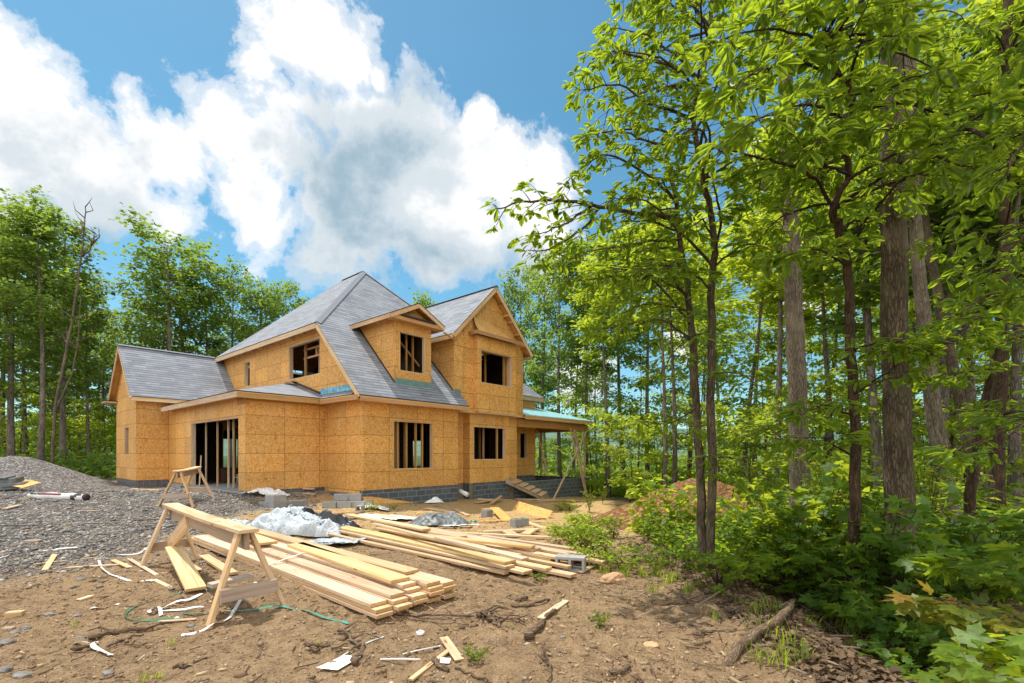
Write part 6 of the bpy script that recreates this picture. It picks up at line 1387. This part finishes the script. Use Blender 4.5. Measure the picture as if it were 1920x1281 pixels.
near_tree('leaning thin dark trunk between the pale leaning trunk and the far right', [[u(1842, 960, 12), u(1815, 830, 12), u(1785, 680, 12), u(1755, 540, 12), u(1735, 420, 12), u(1720, 250, 12), u(1700, 0, 12)]], [(.14, .07)], [], .2, 'bark_brown', bsides=12, name='big_tree', auto=[(0, 6.0, 13, 16, 2.2, 180, 180, 10)], leafmat='leaf_shade', seed=31, step=.2, per=6, tl=(.3, .8))

# ---- low maples and weeds
def shrub(seed, H, spread, nst, size, mat, tmpl, name='shrub', per=4, step=.12):
    rs = np.random.RandomState(seed); mb = MB(); lv = Leaves(tmpl)
    for k in range(nst):
        az = k * 2.4 + rs.uniform(-.5, .5); h = H * rs.uniform(.55, 1.1); l = spread * rs.uniform(.4, 1.0)
        Q = poly([Vector((0, 0, -.03)), Vector((math.cos(az) * l * .25, math.sin(az) * l * .25, h * .45)), Vector((math.cos(az) * l * .6, math.sin(az) * l * .6, h * .85)), Vector((math.cos(az) * l, math.sin(az) * l, h))], 4, .01)
        mb.tube(Q, [.007 * (1 - .7 * i / (len(Q) - 1)) for i in range(len(Q))], 5, cap=False)
        spray(mb, lv, Q, .005, size, step, (.08, .26), .25, per, .25, rs)
    return to_mesh(mb, 'stem', M['bark_dark']), lv.mesh('foliage', M[mat])
protos['maple_a'] = shrub(1, .75, .55, 7, .105, 'leaf_maple', T_MAPLE); protos['maple_b'] = shrub(2, 1.15, .6, 8, .115, 'leaf_maple', T_MAPLE); protos['maple_c'] = shrub(3, .45, .45, 7, .09, 'leaf_maple', T_MAPLE)
protos['weed'] = shrub(4, .30, .34, 8, .06, 'leaf_bright', T_FAR, per=5, step=.07); protos['bush'] = shrub(5, 1.3, .75, 11, .085, 'leaf_bright', T_BROAD, per=6, step=.1)
M['leaf_maple_shade'] = m_leaf('shaded_maple_leaf', (.030, .09, .014), (.12, .22, .028), (.46, .60, .045), .5, .45, (.32, .12, .05), .05)  # darker copy of the maple leaf, woodland shade put into its colour
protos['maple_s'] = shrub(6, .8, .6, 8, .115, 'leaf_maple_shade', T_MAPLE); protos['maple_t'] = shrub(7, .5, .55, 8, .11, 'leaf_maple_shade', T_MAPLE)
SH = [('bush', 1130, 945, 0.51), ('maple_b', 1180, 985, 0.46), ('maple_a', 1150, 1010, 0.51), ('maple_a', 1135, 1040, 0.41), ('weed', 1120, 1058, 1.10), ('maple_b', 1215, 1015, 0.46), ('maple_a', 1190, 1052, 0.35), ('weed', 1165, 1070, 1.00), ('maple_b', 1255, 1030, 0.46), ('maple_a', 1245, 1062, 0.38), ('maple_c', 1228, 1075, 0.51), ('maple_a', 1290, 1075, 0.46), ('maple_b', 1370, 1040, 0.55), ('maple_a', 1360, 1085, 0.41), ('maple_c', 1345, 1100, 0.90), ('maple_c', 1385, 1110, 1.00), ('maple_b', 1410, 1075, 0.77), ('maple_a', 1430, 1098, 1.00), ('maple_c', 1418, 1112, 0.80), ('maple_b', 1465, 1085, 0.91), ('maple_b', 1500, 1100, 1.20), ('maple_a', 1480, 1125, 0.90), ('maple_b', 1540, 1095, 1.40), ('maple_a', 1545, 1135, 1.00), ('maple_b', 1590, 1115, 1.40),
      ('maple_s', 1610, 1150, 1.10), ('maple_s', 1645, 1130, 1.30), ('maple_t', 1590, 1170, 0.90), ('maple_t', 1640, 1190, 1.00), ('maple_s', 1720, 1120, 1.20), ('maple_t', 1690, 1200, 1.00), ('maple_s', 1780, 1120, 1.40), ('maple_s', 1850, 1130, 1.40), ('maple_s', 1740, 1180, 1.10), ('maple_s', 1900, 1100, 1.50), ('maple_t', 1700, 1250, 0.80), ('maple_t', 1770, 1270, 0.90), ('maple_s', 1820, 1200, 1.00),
      ('maple_b', 1430, 1010, 0.91), ('maple_b', 1480, 1000, 1.30), ('bush', 1530, 1000, 1.20), ('bush', 1570, 1020, 1.20), ('maple_b', 1630, 1010, 1.40), ('bush', 1740, 1010, 1.20), ('maple_b', 1830, 1000, 1.50), ('bush', 1890, 990, 1.30), ('bush', 1450, 960, 0.77), ('bush', 1610, 960, 1.30), ('bush', 1690, 970, 1.20), ('maple_b', 1395, 985, 0.55),
      ('weed', 1052, 958, 1.00), ('weed', 1068, 957, 1.30), ('weed', 1079, 982, 1.30), ('weed', 1060, 1015, 1.20), ('weed', 1075, 1020, 1.40), ('weed', 1098, 1000, 1.30), ('weed', 1090, 1025, 1.20), ('maple_c', 1110, 1030, 0.90), ('weed', 1108, 1005, 1.40), ('bush', 1105, 960, 0.60), ('weed', 1043, 1005, 0.70), ('weed', 698, 958, 0.70), ('weed', 738, 955, 0.50)]
SH.sort(key=lambda q: q[1])
kind_nm = dict(maple_a='low maple seedling', maple_b='knee high young maple', maple_c='small maple seedling', maple_s='shaded young maple', maple_t='shaded low maple seedling', weed='small bright weed', bush='leafy bush')
cnt = {}; totals = {}
for s_ in SH: totals[s_[0]] = totals.get(s_[0], 0) + 1
for pr, px, py, sc in SH:
    k = cnt.get(pr, 0); cnt[pr] = k + 1; P = at(px, py)
    plant(pr, P, 1, '%s %s from the left along the edge of the woods' % (nth(k), kind_nm[pr]), 'plant', 'young plants along the edge of the woods', 'young_maple' if 'maple' in pr else ('weed' if pr == 'weed' else 'bush'), sc * rng.uniform(.9, 1.1))
for px, py, lab in [(890, 1243, 'tiny bright seedling on bare dirt near the bottom centre'), (1125, 1175, 'tiny sprout on bare dirt right of the rotten log'), (1010, 1092, 'tiny leaf sprout under the end of the far pile')]:
    plant('maple_c', at(px, py), 1, lab, 'seedling', None, 'seedling', .26)
# big maple leaves close to the camera at the lower right corner
M['leaf_red'] = m_leaf('reddish_maple_leaf', (.07, .13, .015), (.22, .24, .03), (.55, .52, .05), .5, .45, (.42, .13, .05), .28, vein=True)
def close_maple(base, tips, size, label, seed, mat='leaf_maple'):
    return near_tree(label, [[base, base.lerp(tips[0], .5) + Vector((0, 0, .05)), tips[0]]], [(.009, .004)], [(.007, base.lerp(tips[0], .25), base.lerp(t_, .6) + Vector((0, 0, .12)), t_) for t_ in tips], size, 'bark_dark', mat, name='young_maple', tmpl=T_MAPLE, step=.19, tl=(.12, .26), per=3, seed=seed, bsides=6, cat='plant', droop=.22)
close_maple(at(1905, 1278) + Vector((.55, .15, 0)), [u(1810, 1215, 2.35), u(1850, 1260, 2.2), u(1890, 1200, 2.3), u(1780, 1270, 2.4), u(1920, 1260, 2.1)], .115, 'large leaved maple in the lower right corner closest to the camera', 41)
close_maple(at(1890, 1240) + Vector((.6, .3, 0)), [u(1780, 1150, 2.8), u(1745, 1120, 2.9), u(1860, 1170, 2.7), u(1735, 1135, 2.9), u(1800, 1165, 2.8)], .12, 'maple with reddish and yellow young leaves above the lower right corner', 43, 'leaf_red')
close_maple(at(1880, 1150) + Vector((.3, .3, 0)), [u(1770, 1040, 3.6), u(1800, 1070, 3.5), u(1850, 1060, 3.4), u(1900, 1080, 3.3), u(1910, 1030, 3.4), u(1760, 1060, 3.6)], .14, 'bright large leaved maple right of the largest trunk', 45)
close_maple(at(1660, 1140) + Vector((0, .1, 0)), [u(1690, 940, 4.9), u(1660, 960, 4.9), u(1720, 950, 4.8), u(1650, 1010, 4.8)], .13, 'young maple with leaves in front of the largest trunk', 47, 'leaf_maple_shade')

# ---- grass tufts, undergrowth, leaf litter: nobody could count these
def fx_forest(r, n, y0=3.2, y1=34, x0=2.4):
    y = y0 + (y1 - y0) * r.uniform(0, 1, n) ** 1.7; x = x0 + .06 * (y - y0) * 0 + np.abs(r.normal(0, .55, n)) * (y * .62); x = x - .12 * np.maximum(y - 8, 0)
    k = (x < y * 1.2 + .5) & ~((y > 8.2) & (x < 2.3 + .12 * (y - 8))) & ~((y > 10.5) & (y < 17) & (x < 6.6) & (r.uniform(0, 1, n) < .96)) & ~((y > 15) & (y < 30) & (x < 6.5)); return x[k], y[k]
def ground_leaves(name, n, size, mat, label, seed, hmax, tmpl, fx, clump=.15, zpow=1.6):
    r = np.random.RandomState(seed); x, y = fx(r, n); k = fbm(x * .9, y * .9, 3, seed) > -clump; x, y = x[k], y[k]; n = len(x)
    z = gz_arr(x, y) + .02 + hmax * r.uniform(0, 1, n) ** zpow * (.6 + .8 * (fbm(x * 1.7, y * 1.7, 2, seed + 1) + .5))
    D = np.stack([r.normal(0, 1, n), r.normal(0, 1, n), r.normal(-.2, .25, n)], 1); N = np.array([0, 0, 1.0])[None] + r.normal(0, .4, (n, 3))
    lv = Leaves(tmpl); lv.add(np.stack([x, y, z], 1), D, N, size * np.exp(r.normal(0, .3, n)) * (1 + y * .02), r.uniform(0, 1, n)); o = link(name, lv.mesh(name, mat)); return tag(o, label, name.replace('_', ' '), kind='stuff')
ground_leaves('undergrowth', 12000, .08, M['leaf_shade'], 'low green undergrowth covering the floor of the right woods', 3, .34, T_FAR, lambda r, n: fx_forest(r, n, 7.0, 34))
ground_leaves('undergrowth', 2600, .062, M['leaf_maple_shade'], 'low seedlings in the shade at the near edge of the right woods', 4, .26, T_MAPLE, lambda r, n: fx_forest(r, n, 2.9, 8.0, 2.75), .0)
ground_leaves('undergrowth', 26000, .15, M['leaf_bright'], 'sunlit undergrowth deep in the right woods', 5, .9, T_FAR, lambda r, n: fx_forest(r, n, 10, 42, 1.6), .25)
M['litter'] = m_leaf('fallen_leaf', (.05, .03, .018), (.24, .155, .085), (.1, .06, .03), .12, .8, (.36, .26, .16), .1)
ground_leaves('leaf_litter', 22000, .05, M['litter'], 'brown fallen leaves on the floor of the right woods', 7, .03, T_FAR, lambda r, n: fx_forest(r, n, 2.8, 22, 2.1), .5)
ground_leaves('undergrowth', 15000, .18, M['leaf_far'], 'green undergrowth at the foot of the left woods', 9, 1.3, T_FAR, lambda r, n: (lambda y: (-(y * r.uniform(.80, 1.25, n)), y))(r.uniform(24.5, 46, n)), .4)
ground_leaves('undergrowth', 15000, .17, M['leaf_bright'], 'sunlit undergrowth behind the porch', 19, 1.2, T_FAR, lambda r, n: (lambda y: (y * r.uniform(.02, .45, n), y))(r.uniform(29, 50, n)), .3)
def grass(name, spots, label, seed, h=.14, nper=26):
    r = np.random.RandomState(seed); V = []; F = []
    for (px, py, s) in spots:
        P = at(px, py)
        for k in range(nper):
            a = r.uniform(0, 6.28); q = np.array(P) + np.array([r.normal(0, .035), r.normal(0, .035), -.01]) * s; l = h * s * r.uniform(.5, 1.2); d = np.array([math.cos(a), math.sin(a), 0]); w = np.array([-math.sin(a), math.cos(a), 0]) * .0032 * s
            b = len(V); V += [q - w, q + w, q + d * l * .2 + np.array([0, 0, l * .6]) + w * .7, q + d * l * .2 + np.array([0, 0, l * .6]) - w * .7, q + d * l * .55 + np.array([0, 0, l * .95])]
            F += [(b, b + 1, b + 2), (b, b + 2, b + 3), (b + 3, b + 2, b + 4)]
    o = link(name, mesh_np(name, np.array(V), np.array(F), M['leaf_bright'], attr=np.repeat(r.uniform(0, .9, len(F) // 3), 3))); return tag(o, label, 'grass', kind='stuff')
gs = [(320, 1208, .5), (140, 1172, .4), (270, 1276, .55), (298, 1272, .5), (600, 1205, .4), (1260, 1090, 1.4), (1230, 1082, 1.5), (1225, 1110, 1.2), (1290, 1110, 1.2), (1200, 1075, 1.2), (1440, 1190, 1.5), (1475, 1215, 1.6), (1480, 1250, 1.6), (1510, 1240, 1.2), (1455, 1150, 1.4), (1600, 1220, 1.6), (1595, 1180, 1.7), (1425, 1240, 1.3), (1065, 1050, 1.2), (1040, 1062, 1.2), (1090, 1046, 1.2), (1110, 1062, 1.3), (1130, 1075, 1.2), (1160, 1080, 1.2), (1520, 1180, 1.3), (1340, 1160, .8), (1300, 1070, 1.4), (620, 1092, .6), (500, 1138, .5)]
gs += [(1130 + 14 * k + rng.uniform(-8, 8), 1072 + 3.0 * k + .12 * max(0, k - 18) ** 2 + rng.uniform(-10, 14), rng.uniform(.6, 1.2)) for k in range(0, 34, 3)]
grass('grass_tufts', gs, 'thin grass tufts along the bank and on the dirt', 3)
# a far off wood that reads as one mass, and hazy hills
def far_wood(name, n, fx, size, mat, label, seed):
    r = np.random.RandomState(seed); x, y, h = fx(r, n); z = gz_arr(x, y) + h * r.uniform(0, 1, n) ** .8
    lv = Leaves(T_FAR); lv.add(np.stack([x, y, z], 1), r.normal(0, 1, (n, 3)) * np.array([1, 1, .4]), np.array([0, 0, 1.0])[None] + r.normal(0, .5, (n, 3)), size * np.exp(r.normal(0, .3, n)), np.clip(.5 * (fbm(x * .3, z * .5, 3, seed) + .5) + r.uniform(0, .5, n), 0, 1))
    o = link(name, lv.mesh(name, mat)); return tag(o, label, 'woods', kind='stuff')
far_wood('distant_woods', 14000, lambda r, n: (lambda y, u_: (y * (-1.35 + .62 * u_), y, 8.0 * (1 - .35 * u_) * (.75 + .5 * fbm(u_ * 9, y * .05, 3, 5))))(r.uniform(46, 62, n), r.uniform(0, 1, n)), .5, M['leaf_far'], 'dense wood behind the left trees', 31)
far_wood('distant_woods', 22000, lambda r, n: (lambda y, u_: (y * (-.02 + 1.25 * u_), y, 4.6 * (.6 + .9 * (fbm(u_ * 14, y * .06, 3, 9) + .3)) + 2.5 * np.clip(u_ - .55, 0, 1)))(r.uniform(52, 80, n), r.uniform(0, 1, n)), .55, M['leaf_far'], 'hazy low wood beyond the right trunks', 33)
hx = np.linspace(-1500, 1700, 160); hy_ = np.array([520, 640, 760, 900, 1200.]); HX, HY_ = np.meshgrid(hx, hy_)
prof = np.array([0, .45, .8, 1.0, .9])[:, None]; HZ_ = -8 + (58 + 30 * fbm(HX * .0022, HY_ * .002, 4, 3)) * prof
Vh = np.stack([HX.ravel(), HY_.ravel(), HZ_.ravel()], 1); idh = np.arange(len(hx) * 5).reshape(5, len(hx)); Fh = np.stack([idh[:-1, :-1].ravel(), idh[:-1, 1:].ravel(), idh[1:, 1:].ravel(), idh[1:, :-1].ravel()], 1)
th = NT('wooded_hill'); ph_ = th.n('ShaderNodeTexCoord').outputs['Object']; nn_ = th.noise(ph_, .06, 6, .7)
th.bsdf(th.ramp(nn_, [(.35, (.075, .13, .11)), (.65, (.15, .225, .16))]), .95, bump=nn_, bstr=1, bdist=6, spec=.05)  # distance haze is put into the bluish green colour
hills = link('hills', mesh_np('hills', Vh, Fh, th.mat, smooth=True)); tag(hills, kind='structure')
# ================================================================ SKY, SUN, CAMERA
SUN_H = Vector((-.79, .615, 0)).normalized(); SUN_EL = R(69)
SUN_DIR = (SUN_H * math.cos(SUN_EL) + Vector((0, 0, math.sin(SUN_EL)))).normalized()
w = bpy.data.worlds.new('World'); scene.world = w; w.use_nodes = True
nt = w.node_tree; nt.nodes.clear()
class WT(NT):
    def __init__(s, t): s.t = t
W = WT(nt)
out = W.n('ShaderNodeOutputWorld'); bg = W.n('ShaderNodeBackground'); W.l(bg.outputs[0], out.inputs[0])
SKY_STR = .15
bg.inputs[1].default_value = SKY_STR
sky = W.n('ShaderNodeTexSky', sky_type='NISHITA'); sky.sun_disc = False
sky.sun_elevation = SUN_EL; sky.sun_rotation = math.atan2(SUN_DIR.x, SUN_DIR.y); sky.altitude = 300; sky.air_density = 1.0; sky.dust_density = .6; sky.ozone_density = 1.6
dirv = W.n('ShaderNodeTexCoord').outputs['Generated']
nz = W.n('ShaderNodeVectorMath', operation='NORMALIZE'); W.l(dirv, nz.inputs[0]); dirv = nz.outputs[0]
def sdir(px, py): return Vector(((px - 960) / FPX, 1, (HORIZ - py) / FPX)).normalized()
def blob(px, py, rpx, vec):
    nn = math.hypot(1, (px - 960) / FPX, (HORIZ - py) / FPX); r = rpx / .65 / FPX / nn ** 1.4
    d = W.n('ShaderNodeVectorMath', operation='DISTANCE'); W.l(vec, d.inputs[0]); d.inputs[1].default_value = sdir(px, py)
    return W.math('SUBTRACT', 1.0, W.math('DIVIDE', d.outputs['Value'], r))
def maxall(L):
    x = L[0]
    for y in L[1:]: x = W.math('SMOOTH_MAX', x, y, .08)
    return x
wob = W.noise(dirv, 3.0, 3, .5, col=True)
wv = W.n('ShaderNodeVectorMath', operation='MULTIPLY_ADD'); W.l(wob, wv.inputs[0]); wv.inputs[1].default_value = (.16, .16, .16); wv.inputs[2].default_value = (-.08, -.08, -.08)
ws = W.n('ShaderNodeVectorMath', operation='ADD'); W.l(wv.outputs[0], ws.inputs[0]); W.l(dirv, ws.inputs[1]); wvec = ws.outputs[0]
body = maxall([blob(*b, wvec) for b in [(40, 170, 105), (-60, 300, 170), (130, 290, 120), (225, 330, 90), (330, 285, 95), (430, 255, 105), (520, 270, 140), (475, 130, 62), (560, 75, 105), (640, 115, 75), (700, 130, 36), (690, 235, 85), (760, 320, 130), (870, 345, 95), (915, 245, 38), (960, 345, 75), (1035, 340, 52), (1000, 410, 95),
    (820, 410, 105), (640, 390, 140), (480, 380, 105), (335, 375, 70), (900, 440, 80), (1040, 460, 70), (1090, 720, 60), (1290, 640, 60), (1500, 560, 50)]])
n1 = W.noise(dirv, 6.0, 10, .64, .15)
dens = W.math('ADD', body, W.math('MULTIPLY', W.math('SUBTRACT', n1, .51), 2.3))
# unseen rest of the sky: scattered cumulus, added extra bright as fill light
n2 = W.noise(dirv, 2.1, 7, .6)
front = W.n('ShaderNodeVectorMath', operation='DOT_PRODUCT'); W.l(dirv, front.inputs[0]); front.inputs[1].default_value = (-.05, .93, .36)
away = W.ramp(front.outputs['Value'], [(.15, 1), (.45, 0)])
dens2 = W.math('MULTIPLY', W.math('SUBTRACT', n2, .36), 6.0)
dens = W.math('ADD', W.math('MULTIPLY', dens, W.math('SUBTRACT', 1.0, away)), W.math('MULTIPLY', dens2, away))
alpha = W.ramp(dens, [(.18, 0), (.33, .55), (.52, 1)], 'EASE')
# shading: bright tops and edges, blue-grey bellies
belly = maxall([blob(*b, wvec) for b in [(650, 360, 110), (735, 350, 110), (560, 430, 150), (740, 450, 140), (830, 395, 80), (250, 385, 110), (110, 350, 110), (640, 490, 160), (900, 500, 120), (410, 430, 120)]])
n3 = W.noise(wvec, 4.2, 9, .58, .2)
sh = W.math('ADD', W.math('ADD', W.math('MULTIPLY', W.math('SMOOTH_MIN', belly, .6, .5), .62), W.math('MULTIPLY', W.math('SUBTRACT', n1, .5), .9)), W.math('MULTIPLY', W.math('SUBTRACT', n3, .49), 1.7))
shade = W.ramp(sh, [(.06, 0), (.34, .5), (.72, 1)], 'EASE')
k = 1 / SKY_STR
ccol = W.mix(shade, W.mix(away, tuple(x * k for x in (1.08, 1.08, 1.08)), tuple(x * k for x in (1.9, 1.85, 1.78))), tuple(x * k for x in (.36, .51, .62)))
hs = W.n('ShaderNodeHueSaturation'); W.l(sky.outputs[0], hs.inputs['Color']); hs.inputs['Saturation'].default_value = 1.12; hs.inputs['Value'].default_value = 1.0; hs.inputs['Hue'].default_value = .487
W.l(W.mix(alpha, W.mix(1.0, hs.outputs[0], (.80, 1.06, 1.02), 'MULTIPLY'), ccol), bg.inputs[0])

sd = bpy.data.lights.new('sun', 'SUN'); so = bpy.data.objects.new('sun', sd); COL.objects.link(so)
sd.energy = 5.0; sd.angle = R(.5); sd.color = (1, .95, .86)
so.rotation_euler = (-SUN_DIR).to_track_quat('-Z', 'Y').to_euler()
so.location = (0, 0, 40)

cd = bpy.data.cameras.new('camera'); cam = bpy.data.objects.new('camera', cd); COL.objects.link(cam)
cam.location = (0, 0, EYE); cam.rotation_euler = (R(90), 0, 0)
cd.sensor_fit = 'HORIZONTAL'; cd.sensor_width = 36; cd.lens = 36 * FPX / 1920
cd.shift_y = (HORIZ - 640.5) / 1920
cd.clip_start = .05; cd.clip_end = 6000
scene.camera = cam
vs = scene.view_settings; vs.view_transform = 'Standard'; vs.look = 'None'; vs.exposure = 0; vs.gamma = 1
scene.render.engine = 'CYCLES'
cy = scene.cycles
cy.max_bounces = 8; cy.diffuse_bounces = 4; cy.glossy_bounces = 2; cy.transmission_bounces = 4; cy.transparent_max_bounces = 4
cy.use_denoising = True
try: cy.denoiser = 'OPENIMAGEDENOISE'
except Exception: pass
cy.sample_clamp_indirect = 6
